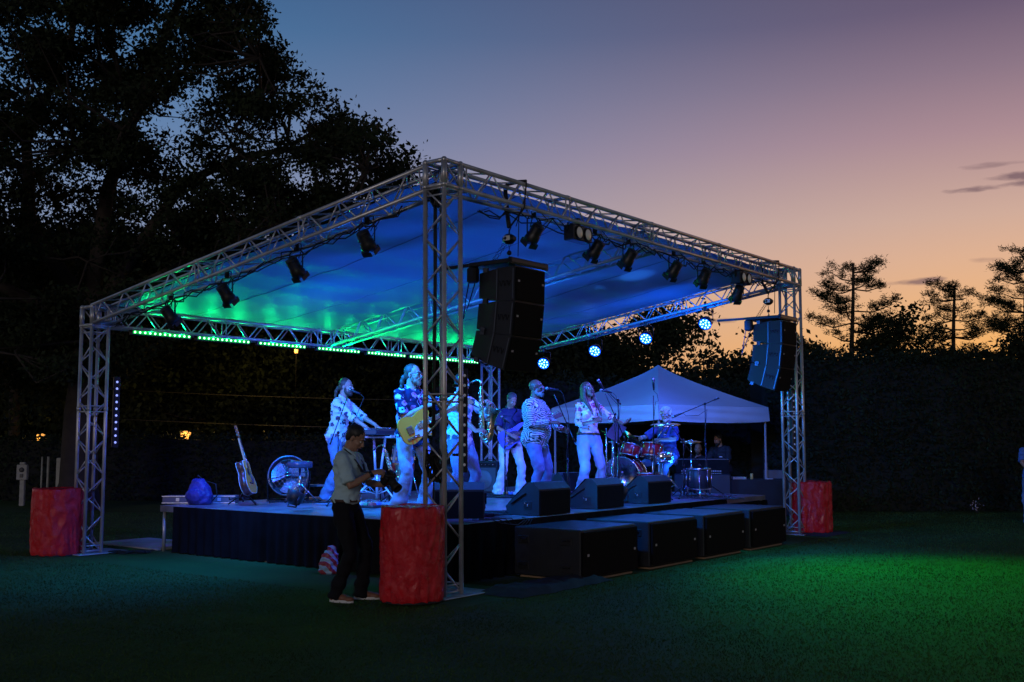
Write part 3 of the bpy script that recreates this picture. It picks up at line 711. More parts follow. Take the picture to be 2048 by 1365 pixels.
# strap and cable knot down the near tower
t = thing('hanging_strap', 'long black strap with a cable knot hanging down the near tower', 'strap', S(-.10, .06, 0), TH)
mb = MB(); mb.tube([(.0, .0, 4.30), (.01, .0, 3.2), (.0, 0, 2.2), (.0, .0, 1.62)], .017, 6, flat=(1.5, .4)); mb.build('webbing', M_RUB, t)
mb = MB()
rr_ = random.Random(4)
for k in range(14):
    c = Vector((rr_.uniform(-.03, .03), rr_.uniform(-.05, .05), 0)); q = [c + Vector((rr_.uniform(-.07, .07), rr_.uniform(-.07, .07), 1.30 + rr_.uniform(-.16, .2))) for _ in range(5)]
    mb.tube(q + [q[0]], .011, 5)
mb.tube([(0, 0, 1.45), (.02, .01, 1.1), (0, 0, .95)], .01, 5)
mb.build('cable_knot', M_RUB, t)
mb = MB()
for k in range(9):
    q = [Vector((rr_.uniform(-.06, .06), rr_.uniform(-.06, .06), 4.15 + rr_.uniform(-.14, .14))) for _ in range(5)]; mb.tube(q, .014, 5)
mb.build('ratchet', M_BLKMET, t)
# cables along the front and left beams
def cable_run(label, f0, f1, n, seed, drop=.07):
    rr = random.Random(seed); mb = MB()
    for c in range(3):
        pts = []
        for i in range(n + 1):
            q = Vector(f0).lerp(Vector(f1), i / n); pts.append(q + Vector((rr.uniform(-.03, .03), rr.uniform(-.08, .08), -rr.uniform(0, drop) - (.0 if i % 4 else -.03))))
        mb.tube(pts, .008, 5)
    tag(mb.build('beam_cable', M_RUB, loc=S(0, 0), rz=TH), label, 'cable')
cable_run('black cables looped along under the front beam', (.6, .0, HF - TA - .03), (8.3, .0, HF - TA - .03), 46, 5, .16)
cable_run('black cables looped along under the left beam', (0, .6, roof_z(.6) - TA - .03), (0, 6.1, roof_z(6.1) - TA - .03), 34, 6, .10)
# ================= people =================
def remesh(mb, voxel, smooth=2, name='m'):
    me = bpy.data.meshes.new(name); me.from_pydata(mb.v, [], mb.f); me.update()
    o = bpy.data.objects.new('tmp_remesh', me); C.objects.link(o)
    r = o.modifiers.new('r', 'REMESH'); r.mode = 'VOXEL'; r.voxel_size = voxel; r.adaptivity = 0
    if smooth: s_ = o.modifiers.new('s', 'SMOOTH'); s_.factor = .5; s_.iterations = smooth
    dg = bpy.context.evaluated_depsgraph_get(); out = bpy.data.meshes.new_from_object(o.evaluated_get(dg))
    bpy.data.objects.remove(o); bpy.data.meshes.remove(me)
    return out
def put(me, name, m, parent, disp=None):
    me.materials.clear(); me.materials.append(m); n = len(me.vertices)
    if disp:
        co = np.empty(n * 3, np.float32); no = np.empty(n * 3, np.float32); me.vertices.foreach_get('co', co); me.vertices.foreach_get('normal', no)
        co = co.reshape(-1, 3); no = no.reshape(-1, 3); d = np.array([disp(p) for p in co], np.float32); co += no * d[:, None]
        me.vertices.foreach_set('co', co.ravel())
    me.polygons.foreach_set('use_smooth', [True] * len(me.polygons)); me.update()
    me.name = name; o = bpy.data.objects.new(name, me); C.objects.link(o); o.parent = parent; return o
def folds(seed, amp=.010, f=(7, 7, 11)):
    def d(p):
        q = Vector((p[0] * f[0] + seed, p[1] * f[1], p[2] * f[2])); return amp * (1 - 2.2 * abs(noise.noise(q))) * .7 + amp * .5 * noise.noise(q * 2.7)
    return d
def V(*a): return Vector(a)
def loft(mb, secs, n=16):
    """secs: (centre, x-axis vector, y-axis vector) ellipses joined, ends rounded"""
    P = []
    c0, a0, b0 = secs[0]; c1, a1, b1 = secs[-1]
    def cap(c, a, b, d): return [(c + d * .9, a * .45, b * .45), (c + d * .6, a * .8, b * .8)]
    t0 = (secs[0][0] - secs[1][0]).normalized() * min(a0.length, b0.length) * .5; t1 = (secs[-1][0] - secs[-2][0]).normalized() * min(a1.length, b1.length) * .5
    P = cap(c0, a0, b0, t0) + list(secs) + cap(c1, a1, b1, t1)[::-1]
    vs = []; fs = []
    for c, a, b in P:
        for k in range(n):
            th = 2 * PI * k / n; vs.append(c + a * math.cos(th) + b * math.sin(th))
    m = len(P)
    for i in range(m - 1):
        for k in range(n):
            j = (k + 1) % n; fs.append((i * n + k, i * n + j, (i + 1) * n + j, (i + 1) * n + k))
    fs += [tuple(range(n - 1, -1, -1)), tuple(range((m - 1) * n, m * n))]
    mb.add(vs, fs)
def ik(S_, T, a, b, hint):
    d = T - S_; L = min(d.length, (a + b) * .995); dn = d.normalized(); T = S_ + dn * L
    x = (a * a - b * b + L * L) / (2 * L); h = math.sqrt(max(0, a * a - x * x))
    p = hint - dn * hint.dot(dn)
    if p.length < 1e-5: p = dn.orthogonal()
    return S_ + dn * x + p.normalized() * h, T
def hand(mb, w, d, n, side, curl=(.5, .7, .5), k=1, spread=.10):
    """palm, four fingers and a thumb; d towards the fingers, n the way the palm faces"""
    d = d.normalized(); n = (n - d * n.dot(d)).normalized(); s_ = d.cross(n) * (1 if side < 0 else -1)
    loft(mb, [(w - d * .01 * k, s_ * .026 * k, n * .019 * k), (w + d * .03 * k, s_ * .036 * k, n * .018 * k), (w + d * .065 * k, s_ * .042 * k, n * .016 * k), (w + d * .092 * k, s_ * .040 * k, n * .013 * k)], 12)
    for i, (off, L) in enumerate(((.031, .070), (.0105, .078), (-.0105, .073), (-.031, .058))):
        p = w + (d * (.090 - .004 * abs(i - 1)) + s_ * off) * k; dd = (d + s_ * (off * spread * 20)).normalized(); pts = [p - dd * .02 * k, p]; a = 0
        for f, c in zip((.45, .30, .25), curl):
            a += c * (1 + .12 * i); q = dd * math.cos(a) + n * math.sin(a); p = p + q * L * f * k * 1.12; pts.append(p)
        mb.tube(pts, [.0098 * k, .0098 * k, .0092 * k, .0086 * k, .0070 * k], 8)
    p = w + (d * .025 + s_ * .030 + n * .006) * k; t = (s_ * .75 + d * .55 + n * .35).normalized(); t2 = (s_ * .25 + d * .85 + n * .55).normalized()
    mb.tube([p - t * .02 * k, p + t * .030 * k, p + (t * .030 + t2 * .030) * k, p + (t * .030 + t2 * .056) * k], [.014 * k, .012 * k, .0105 * k, .0078 * k], 8)

SKIN = lambda nm, c: mat(nm, c, .45, noise_=.08, nscale=14, spec=.4)
M_EYE = mat('eye_white', (.65, .63, .6), .25); M_IRIS = mat('dark_iris', (.02, .015, .012), .2)
M_MOUTH = mat('open_mouth', (.06, .01, .012), .5)
def person(label, loc, head, H=1.8, w=1.0, bulk=1.0, belly=0, female=False, pel=(0, 0, 0), lean=0, side=0, twist=0, yaw=0, pitch=0,
           feet=(((0, .13), 0), ((0, -.13), 0)), knees=None, LH=None, RH=None, lel=(-.5, .6, -.6), rel=(-.5, -.6, -.6), ld=None, rd=None, ln=None, rn=None, lcurl=(.5, .7, .5), rcurl=(.5, .7, .5),
           skin=None, hair='short', hairm=None, beard=None, shirt=None, sleeve='short', tuck=False, trousers=None, flare=.09, shoe=None, mouth=0, glasses=None, belt=None, group=None, seated=False, vox=.0065, extra=None, collar=True, hem=None):
    k = H / 1.80; t = thing('person', label, 'person', loc, head, group)
    P = lambda x, y, z: Vector((x, y, z)) * k
    pelv = P(pel[0], pel[1], .945 + pel[2])
    up = Vector((math.sin(lean), -math.sin(side), math.cos(lean) * math.cos(side))).normalized()
    yx0 = Vector((0, 1, 0)); yx1 = Vector((-math.sin(twist), math.cos(twist), 0)); yx1 = (yx1 - up * yx1.dot(up)).normalized()
    def sp(s_):  # spine point and frame; the back bends progressively
        f = min(1, max(0, (s_ + .02) / .30)); d = Vector((0, 0, 1)).lerp(up, .5 + .5 * f).normalized()
        y = yx0.lerp(yx1, f).normalized(); x = y.cross(d).normalized()
        return pelv + d * (s_ * k), x, y
    tors = [(-.09, .125, .10, 0), (-.03, .165, .118, -.01), (.04, .163, .115, 0), (.13, .142, .102, .005), (.22, .146, .105, .005), (.33, .165, .118, .0), (.43, .180, .112, -.008), (.485, .150, .088, -.012), (.53, .075, .062, -.008)]
    if female: tors = [(-.09, .125, .10, 0), (-.03, .172, .122, -.012), (.04, .158, .112, -.005), (.13, .118, .088, 0), (.22, .125, .092, .005), (.32, .145, .118, .012), (.41, .155, .10, -.004), (.475, .135, .080, -.012), (.52, .065, .055, -.008)]
    def torso(mb, grow=0, s0=-1, s1=9, flareh=0):
        secs = []
        for (s_, ry, rx, xo) in tors:
            if s_ < s0 or s_ > s1: continue
            c, x, y = sp(s_); b = bulk * (1 + belly * .25 * max(0, 1 - abs(s_ - .12) / .16)); fx = belly * .075 * max(0, 1 - abs(s_ - .12) / .2)
            gl = grow + flareh * max(0, .15 - s_) * 1.0
            secs.append((c + x * ((xo + fx * .5) * k), x * ((rx * b + fx * .5 + gl) * k), y * ((ry * w * (b * .5 + .5) + gl) * k)))
        loft(mb, secs, 20)
    # joints
    scn, sx, sy = sp(.455); sw = (.165 if female else .178) * w
    LS, RS = scn + sy * sw * k, scn - sy * sw * k
    neck0, nx_, ny_ = sp(.53)
    hy = Vector((-math.sin(yaw + twist), math.cos(yaw + twist), 0)); hf = Vector((math.cos(yaw + twist) * math.cos(pitch), math.sin(yaw + twist) * math.cos(pitch), math.sin(pitch))); hu = hf.cross(hy).normalized()
    hc = neck0 + (up * .085 + hu * .075 + hf * .030) * k
    HM = Matrix((hf, hy, hu)).transposed().to_4x4(); HM.translation = hc; HM = HM @ Matrix.Scale(k, 4)
    ua, fa = .285 * k, .255 * k
    LHp = P(*LH) if LH else LS + P(.03, .10, -.52); RHp = P(*RH) if RH else RS + P(.03, -.10, -.52)
    LE, LHp = ik(LS, LHp, ua, fa, Vector(lel)); RE, RHp = ik(RS, RHp, ua, fa, Vector(rel))
    # legs
    legs = []
    for i, s_ in ((0, 1), (1, -1)):
        (fx, fy), fd = feet[i]; hipj = pelv + P(0, s_ * .095, -.03); ank = P(fx, fy, .085)
        kh = Vector(knees[i]) if knees else Vector((1, s_ * .12, 0)); kn, ank2 = ik(hipj, ank, .44 * k, .43 * k, kh); legs.append((hipj, kn, ank2, fd))
    # ---- body ----
    mb = MB(); torso(mb)
    mb.tube([neck0 - up * .05 * k, neck0 + up * .03 * k, hc - hu * .03 * k - hf * .02 * k], [.068 * k * (bulk * .5 + .5), (.050 if female else .057) * k * (bulk * .6 + .4), (.048 if female else .056) * k], 12)
    wd = .94 if female else 1.0
    mb.ell((-.014, 0, .036), (.096, .076 * wd, .086), 16, M=HM); mb.ell((.028, 0, -.025), (.062, .060 * wd, .085), 14, M=HM); mb.ell((.030, 0, -.078), (.052, .050 * wd * (bulk * .4 + .6), .038), 12, M=HM)
    mb.ell((.068, 0, -.098), (.020, .024, .018), 8, M=HM); mb.tube([(.084, 0, .012), (.098, 0, -.010), (.110, 0, -.030), (.096, 0, -.040)], [.010, .012, .016, .012], 8, M=HM)
    mb.ell((.080, 0, .026), (.014, .048, .010), 10, M=HM)
    for s_ in (-1, 1):
        mb.ell((-.004, s_ * .076 * wd, -.010), (.018, .009, .031), 10, M=HM, rot=Matrix.Rotation(-s_ * .3, 4, 'Z')); mb.ell((.060, s_ * .034, -.030), (.026, .022, .022), 8, M=HM)
    if not mouth: mb.ell((.088, 0, -.060), (.010, .024, .008), 8, M=HM)
    else: mb.ell((.072, 0, -.108), (.02, .024, .02), 8, M=HM)
    ar = .92 if not female else .78
    for (Sh, El, Wr, s_, dd, nn2, cu) in ((LS, LE, LHp, 1, ld, ln, lcurl), (RS, RE, RHp, -1, rd, rn, rcurl)):
        fd_ = (Wr - El).normalized(); b = (bulk * .6 + .4) * ar
        mb.ell(Sh - up * .01 * k, (.062 * k * b,) * 3, 10)
        mb.tube([Sh, Sh.lerp(El, .35), Sh.lerp(El, .8), El, El.lerp(Wr, .25), El.lerp(Wr, .7), Wr, Wr + fd_ * .02 * k], [.056 * k * b, .052 * k * b, .042 * k * b, .040 * k * b, .043 * k * b, .034 * k * b, .027 * k, .026 * k], 12)
        d_ = Vector(dd) if dd else fd_; n_2 = Vector(nn2) if nn2 else Vector((0, -s_ * .7, -.7))
        hand(mb, Wr + fd_ * .012 * k, d_, n_2, s_, cu, k * (.92 if female else 1.02))
    for (hp, kn, an, fd) in legs:
        mb.tube([hp, hp.lerp(kn, .3), hp.lerp(kn, .8), kn, kn.lerp(an, .3), kn.lerp(an, .75), an], [.085 * k, .082 * k, .062 * k, .056 * k, .056 * k, .042 * k, .036 * k], 12)
        fv = Vector((math.cos(fd), math.sin(fd), 0)); mb.tube([an, an + fv * .06 * k + Vector((0, 0, -.04 * k)), an + fv * .15 * k + Vector((0, 0, -.055 * k))], [.036 * k, .034 * k, .022 * k], 10)
    body = put(remesh(mb, vox, 2), 'body', skin, t)
    for s_ in (-1, 1):
        mb = MB(); mb.ell((.078, s_ * .029, 0), (.012, .014, .009), 8, M=HM); ey = mb.build('eye', M_EYE, t)
        mb = MB(); mb.ell((.088, s_ * .029, 0), (.0035, .006, .0065), 8, M=HM); mb.build('iris', M_IRIS, ey)
    mb = MB()
    for s_ in (-1, 1): mb.tube([(.092, s_ * .012, .020), (.094, s_ * .028, .026), (.084, s_ * .046, .020)], [.0035, .004, .002], 5, M=HM)
    if hairm: mb.build('eyebrow', hairm, t)
    mb = MB()
    if mouth: mb.ell((.086, 0, -.068), (.012, .019, .013 * mouth), 10, M=HM); mb.build('mouth', M_MOUTH, t)
    else: mb.ell((.0975, 0, -.060), (.006, .022, .006), 8, M=HM); mb.build('lips', mat('lip_skin', (.30, .10, .09), .4), t)
    # ---- hair ----
    if hair != 'bald' and hairm:
        mb = MB(); fr = .064 if hair in ('pony', 'thin') else .074
        mb.ell((-.024, 0, .046), (fr + .024, .083 * wd, .086), 16, M=HM); mb.ell((-.052, 0, .0), (.058, .074 * wd, .075), 12, M=HM)
        if hair == 'pony':
            for i, (x, z, r) in enumerate(((-.11, -.005, .022), (-.135, -.03, .028), (-.155, -.075, .030), (-.165, -.13, .024), (-.16, -.185, .012))):
                mb.ell((x, .0, z), (r, r * .9, r * 1.4), 8, M=HM)
        if hair == 'long':
            for s_ in (-1, 1):
                loft(mb, [(HM @ V(-.02, s_ * .07, .05), hf * .06 * k, hy * .025 * k), (HM @ V(-.01, s_ * .085, -.04), hf * .055 * k, hy * .020 * k), (HM @ V(-.02, s_ * .092, -.13), hf * .05 * k, hy * .026 * k), (HM @ V(.035, s_ * .088, -.24), hf * .035 * k, hy * .030 * k), (HM @ V(.075, s_ * .08, -.36), hf * .018 * k, hy * .022 * k), (HM @ V(.085, s_ * .075, -.44), hf * .008 * k, hy * .010 * k)], 12)
            loft(mb, [(HM @ V(-.04, 0, .06), hf * .07 * k, hy * .08 * k), (HM @ V(-.08, 0, -.06), hf * .045 * k, hy * .09 * k), (HM @ V(-.12, 0, -.20), hf * .035 * k, hy * .11 * k), (HM @ V(-.15, 0, -.33), hf * .025 * k, hy * .10 * k), (HM @ V(-.155, 0, -.42), hf * .012 * k, hy * .06 * k)], 16)
        if hair == 'curly':
            for i in range(46):
                a = i * 2.4; z = 1 - (i + .5) / 46 * 1.35; r_ = math.sqrt(max(0, 1 - z * z)); x = r_ * math.cos(a); y = r_ * math.sin(a)
                if x > .45 and z < .45: continue
                mb.ell((-.02 + .098 * x, .092 * y, .040 + .095 * z), .024, 7, M=HM)
        ha = .0035 if hair != 'curly' else .006
        put(remesh(mb, .0075, 2), 'hair', hairm, t, lambda p: ha * noise.noise(Vector((p[0] * 70, p[1] * 70, p[2] * 16))))
    if beard:
        bm_, full = beard; mb = MB()
        mb.ell((.034, 0, -.086), (.058, .057, .040), 12, M=HM); mb.ell((.070, 0, -.100), (.030, .036, .030 + .018 * full), 10, M=HM)
        for s_ in (-1, 1): mb.ell((.012, s_ * .058, -.050), (.024, .011, .042), 8, M=HM)
        mb.tube([(.080, -.030, -.070), (.100, -.014, -.049), (.102, .014, -.049), (.080, .030, -.070)], .008, 6, M=HM)
        put(remesh(mb, .0065, 1), 'beard', bm_, t, lambda p: .003 * noise.noise(Vector(p) * 60))
    if glasses:
        mb = MB()
        for s_ in (-1, 1):
            c = V(.100, s_ * .031, -.001); mb.tube([c + V(-abs(math.sin(a)) * 0, .024 * math.cos(a), .019 * math.sin(a)) for a in [i * PI / 6 for i in range(13)]], .0028, 5, M=HM); mb.tube([(.100, s_ * .055, .006), (.05, s_ * .078, .008), (-.01, s_ * .082, -.002)], .0026, 5, M=HM)
        mb.tube([(.100, -.008, .003), (.103, 0, .006), (.100, .008, .003)], .0028, 5, M=HM); gl = mb.build('glasses', M_BLKMET, t)
        mb = MB()
        for s_ in (-1, 1): mb.ell((.099, s_ * .031, -.001), (.0015, .023, .018), 10, M=HM)
        mb.build('lens', mat('dark_lens', (.02, .02, .02), .1, coat=.5) if glasses == 'dark' else mat('clear_lens', (.3, .32, .35), .08), gl)
    # ---- clothes ----
    tf = trousers; mb = MB(); seed = len(label) * .37
    secs = []
    for (s_, ry, rx, xo) in tors[:4]:
        if s_ > .08 and not seated: continue
        c, x, y = sp(s_); fx = belly * .05 * max(0, 1 - abs(s_ - .12) / .2); secs.append((c + x * xo * k, x * ((rx * (bulk * .7 + .3) + fx * .5 + .012) * k), y * ((ry * w + .012) * k)))
    loft(mb, secs, 20)
    for (hp, kn, an, fd) in legs:
        fv = (an - kn).normalized(); e_ = an + fv * (.045 if not seated else .02) * k; b = bulk * .5 + .5
        th = .092 if not female else .088
        mb.tube([hp + V(0, 0, .03 * k), hp.lerp(kn, .25), hp.lerp(kn, .7), kn, kn.lerp(e_, .3), kn.lerp(e_, .65), e_], [th * k * b, (th + .003) * k * b, .076 * k * b, .066 * k * b, (.064 + flare * .05) * k, (.056 + flare * .22) * k, (.050 + flare * .5) * k], 14)
    fo = folds(seed, .018, (6, 6, 5))
    def legfold(p):
        z = p[2] / k; return fo(p) + (.009 * math.sin(z * 46 + 3 * noise.noise(Vector((p[0] * 9, p[1] * 9, seed)))) * max(0, 1 - z / .55) if z < .55 else 0)
    put(remesh(mb, .011, 2), 'trousers', tf, t, legfold)
    if belt:
        mb = MB(); c, x, y = sp(.045); mb.tube([c + x * (.118 * bulk + .018) * k * math.cos(a) + y * (.163 * w + .018) * k * math.sin(a) for a in [i * PI / 12 for i in range(25)]], .016 * k, 6, flat=(.35, 1), cap=False); mb.build('belt', belt, t)
        mb = MB(); p_ = c + x * (.118 * bulk + .026) * k; mb.box(p_, (.012, .045, .035), bev=.003); mb.build('buckle', M_CHROME, t)
    mb = MB(); torso(mb, .017, s0=(.03 if tuck else -.10), s1=.50, flareh=0 if tuck else .10)
    for (Sh, El, Wr) in ((LS, LE, LHp), (RS, RE, RHp)):
        b = (bulk * .6 + .4) * ar
        mb.ell(Sh - up * .005 * k, (.074 * k * b,) * 3, 10)
        if sleeve == 'short': mb.tube([Sh, Sh.lerp(El, .45), Sh.lerp(El, .86)], [.070 * k * b, .068 * k * b, .072 * k * b], 12)
        elif sleeve == 'rolled': mb.tube([Sh, Sh.lerp(El, .5), El, El.lerp(Wr, .12)], [.070 * k * b, .062 * k * b, .060 * k * b, .060 * k * b], 12); mb.tube([El.lerp(Wr, .05), El.lerp(Wr, .27)], [.060 * k * b, .057 * k * b], 12)
        else: mb.tube([Sh, Sh.lerp(El, .5), El, El.lerp(Wr, .5), El.lerp(Wr, .93)], [.070 * k * b, .064 * k * b, .058 * k * b, .050 * k * b, .044 * k * b], 12)
    put(remesh(mb, .010, 2), 'shirt', shirt, t, folds(seed + 3, .017))
    if collar:
        mb = MB(); c, x, y = sp(.512); L_ = []
        for s_ in (-1, 1):
            mb.tube([c + (x * -.062 + y * 0) * k + up * .045 * k, c + (x * -.04 + y * s_ * .062) * k + up * .045 * k, c + (x * .03 + y * s_ * .066) * k + up * .015 * k, c + (x * .085 + y * s_ * .045) * k - up * .03 * k, c + (x * .102 + y * s_ * .045) * k - up * .065 * k], [.020 * k, .020 * k, .020 * k, .018 * k, .006 * k], 6, flat=(.5, 1.1))
        mb.build('collar', shirt, t)
    # ---- shoes ----
    for (hp, kn, an, fd) in legs:
        fv = Vector((math.cos(fd), math.sin(fd), 0)); sv = Vector((-fv.y, fv.x, 0)); o_ = Vector((an.x, an.y, 0)); F = Matrix((fv, sv, Vector((0, 0, 1)))).transposed().to_4x4(); F.translation = o_; F = F @ Matrix.Scale(k, 4)
        mb = MB(); mb.ell((-.02, 0, .05), (.055, .042, .048), 10, M=F); mb.ell((.06, 0, .045), (.085, .045, .040), 10, M=F); mb.ell((.14, 0, .035), (.065, .046, .032), 10, M=F); mb.tube([(-.02, 0, .06), (-.005, 0, .11)], [.048, .044], 10, M=F)
        sh = put(remesh(mb, .009, 1), 'shoe', shoe[0], t)
        mb = MB(); n = 20; ou = []
        for i in range(n):
            a = 2 * PI * i / n; ou.append((.063 + .135 * math.cos(a), .046 * math.sin(a) * (1 + .12 * math.cos(a))))
        mb.add([(x, y, z) for z in (.002, .028) for x, y in ou], [tuple(range(n - 1, -1, -1)), tuple(range(n, 2 * n))] + [(i, (i + 1) % n, n + (i + 1) % n, n + i) for i in range(n)], False, F); mb.build('sole', shoe[1], sh)
    J = dict(k=k, LS=LS, RS=RS, LE=LE, RE=RE, LH=LHp, RH=RHp, HM=HM, pelv=pelv, sp=sp, t=t, up=up)
    return J

TAN = SKIN('fair_skin', (.40, .23, .17)); DARK = SKIN('deep_brown_skin', (.13, .065, .04)); BRN = SKIN('brown_skin', (.18, .10, .065)); TAN2 = SKIN('tanned_skin', (.34, .19, .13))
HB_ = mat('brown_hair', (.055, .032, .02), .6, noise_=.4, nscale=60); HK = mat('black_hair', (.012, .010, .010), .55, noise_=.4, nscale=60); HG = mat('grey_hair', (.05, .045, .04), .6, noise_=.3, nscale=60); HR = mat('sandy_beard', (.20, .11, .06), .7, noise_=.3, nscale=60)
HL = mat('long_highlighted_hair', (.085, .05, .03), .5, noise_=.6, nscale=40); HW = mat('blond_grey_curls', (.45, .38, .30), .7, noise_=.3, nscale=60)
DEN = lambda nm, c: mat(nm, c, .85, noise_=.16, nscale=9, spec=.15, bump=.15, bscale=160)
JN = DEN('light_blue_denim', (.30, .40, .56)); JD = DEN('dark_denim', (.045, .055, .10)); JW = DEN('cream_trousers', (.74, .74, .70)); JM = DEN('mid_blue_denim', (.14, .21, .36)); JB = DEN('black_trousers', (.010, .010, .013))
SHW = (mat('white_shoe_leather', (.6, .6, .58), .5), mat('white_sole', (.7, .7, .68), .6)); SHK = (mat('black_shoe_leather', (.015, .014, .014), .4), mat('black_sole', (.02, .02, .02), .7)); SHT = (mat('tan_shoe_leather', (.22, .09, .045), .5), mat('white_sole', (.7, .7, .68), .6)); SHB = (mat('teal_shoe_cloth', (.12, .30, .32), .6), mat('white_sole', (.7, .7, .68), .6))
fr = -37.6 * PI / 180
PERF = None
# guitarist
gl_ = S(1.50, 1.86, DZ); gh = R(-48)
G = person('bearded guitarist with sunglasses in dark flowered shirt beside the near tower', gl_, gh, 1.93, w=1.0, twist=.08, yaw=.32, pitch=.05, lean=-.02, feet=(((.02, .20), .25), ((-.02, -.17), -.35)),
           LH=(.40, .42, 1.21), lel=(-.3, .8, -.7), ln=(-.3, -.6, .5), ld=(.5, -.1, .5), lcurl=(.7, .7, .4), RH=(.24, -.01, 1.25), rel=(-.7, -.7, -.5), rd=(.6, .5, .35), rn=(-.4, .6, -.4), rcurl=(.8, .7, .4),
           skin=TAN, hair='pony', hairm=HB_, beard=(HR, .9), glasses='dark', shirt=pattern_mat('navy_flowered_shirt', (.010, .014, .055), [(.55, .18, .35), (.20, .45, .50), (.6, .5, .6), (.35, .12, .30)], 10, .42), sleeve='short', trousers=JN, flare=.16, shoe=SHW)
# keyboard player
K = person('long-haired keyboard player in a pale flecked shirt singing into a boom microphone', S(3.0, 4.80, DZ), R(-14), 1.93, w=.95, lean=.16, yaw=-.05, pitch=-.02, feet=(((.12, .14), .1), ((-.10, -.14), -.1)),
           LH=(.56, .13, 1.06), RH=(.50, -.16, 1.05), lel=(-.2, .3, -1), rel=(-.5, -.3, -1), ld=(.8, .0, -.5), rd=(.8, 0, -.5), ln=(-.3, 0, -1), rn=(-.3, 0, -1), lcurl=(.4, .5, .4), rcurl=(.4, .5, .4),
           skin=TAN, hair='pony', hairm=HB_, beard=(HB_, .3), shirt=pattern_mat('pale_flecked_shirt', (.60, .60, .58), [(.10, .06, .09), (.35, .3, .3), (.5, .5, .5), (.05, .04, .10)], 11, .42), sleeve='rolled', trousers=JM, flare=.08, shoe=SHB, mouth=.8)
# saxophonist
X_ = person('saxophonist in a white printed shirt playing a tenor saxophone behind the near tower', S(2.50, 1.92, DZ), R(-38), 1.86, w=1.0, lean=.02, yaw=.0, pitch=-.05, feet=(((.06, .17), .2), ((-.03, -.15), -.3)),
            LH=(.40, .10, 1.33), RH=(.40, -.16, 1.02), lel=(.1, .8, -.7), rel=(-.3, -.8, -.5), ld=(.55, -.45, .5), rd=(.7, .5, .1), ln=(.2, -1, 0), rn=(.1, .6, -.6), lcurl=(.7, .6, .4), rcurl=(.7, .6, .4),
            skin=TAN2, hair='short', hairm=HK, shirt=pattern_mat('white_printed_shirt', (.66, .68, .68), [(.06, .10, .12), (.5, .5, .5), (.12, .25, .28), (.04, .07, .08)], 9, .50), sleeve='rolled', trousers=JM, flare=.10, shoe=SHK)
# bass player
B_ = person('bass player in dark blue shirt and cream trousers behind the man singing', S(6.10, 3.86, DZ), R(-66), 1.79, w=1.05, lean=.03, yaw=.12, pitch=-.50, feet=(((.03, .20), .3), ((0, -.20), -.35)),
            LH=(.42, .36, 1.18), RH=(.26, -.10, 1.02), lel=(-.2, .8, -.6), rel=(-.6, -.8, -.3), ld=(.4, .1, .8), rd=(.4, .7, -.3), rn=(-.6, .2, -.4), ln=(-.4, -.6, .3),
            skin=TAN2, hair='short', hairm=HG, shirt=mat('deep_blue_shirt', (.010, .013, .07), .7, noise_=.2), sleeve='short', trousers=JW, flare=.10, shoe=SHW)
# man singing
Mn = person('bald man with grey beard and glasses in a zigzag patterned shirt singing at a microphone', S(3.98, 1.76, DZ), R(-26), 1.84, w=1.10, bulk=1.22, belly=.7, lean=.0, yaw=.04, pitch=.10, feet=(((.03, .15), .2), ((.0, -.14), -.25)),
            LH=(.36, .12, 1.05), RH=(.27, -.10, 1.15), lel=(-.4, .8, -.6), rel=(-.7, -.6, -.5), ld=(.9, -.1, .0), rd=(.85, .4, .05), ln=(0, -.8, -.3), rn=(-.1, .5, -.8), lcurl=(.9, .9, .6), rcurl=(.6, .6, .4),
            skin=DARK, hair='bald', hairm=HK, beard=(mat('white_grey_beard', (.24, .24, .24), .8), .5), glasses='clear', shirt=pattern_mat('zigzag_printed_shirt', (.62, .64, .62), [(.02, .05, .05)], kind='bars'), sleeve='long', trousers=JM, flare=.06, shoe=SHK, mouth=.9)
# woman singing
Wm = person('long-haired woman in flowered blouse and flared jeans singing with head tipped back', S(5.27, 1.70, DZ), R(-62), 1.86, female=True, w=.96, lean=-.04, yaw=.12, pitch=.34, feet=(((.04, .14), .2), ((-.04, -.12), -.1)),
            LH=(.36, .36, 1.14), RH=(.24, -.05, 1.17), lel=(-.5, .7, -.5), rel=(-.7, -.6, -.5), ld=(.7, .5, .3), rd=(.5, .6, .3), ln=(-.2, -.3, 1), rn=(-.5, .3, -.3), lcurl=(.3, .3, .3), rcurl=(.9, .9, .6),
            skin=BRN, hair='long', hairm=HL, shirt=pattern_mat('flowered_blouse', (.70, .66, .60), [(.45, .10, .16), (.70, .66, .60), (.05, .09, .04), (.55, .15, .05)], 12, .48), sleeve='rolled', tuck=True, trousers=JN, flare=.11, shoe=SHT, mouth=1.5, belt=mat('brown_belt', (.06, .03, .02), .5))
# drummer, seated
dl = Vector((2.70, 18.62, DZ)); dh = R(-138)
D_ = person('drummer with blond curls and a blue open shirt seated behind the drum kit', dl, dh, 1.80, w=1.02, pel=(0, 0, -.27), lean=.06, yaw=.55, pitch=-.05, seated=True, feet=(((.50, .24), .3), ((.48, -.24), -.3)), knees=((.4, .3, 1), (.4, -.3, 1)),
            LH=(.40, .16, .93), RH=(.42, -.22, .98), lel=(-.3, .8, -.4), rel=(-.3, -.8, -.4), ld=(.8, -.3, -.2), rd=(.8, .2, -.1), rcurl=(1.1, 1.1, .8), lcurl=(1.1, 1.1, .8),
            skin=TAN, hair='curly', hairm=HW, beard=(HW, .3), glasses='clear', shirt=mat('violet_blue_open_shirt', (.03, .03, .13), .7, noise_=.2), sleeve='short', trousers=JM, flare=.05, shoe=SHK)
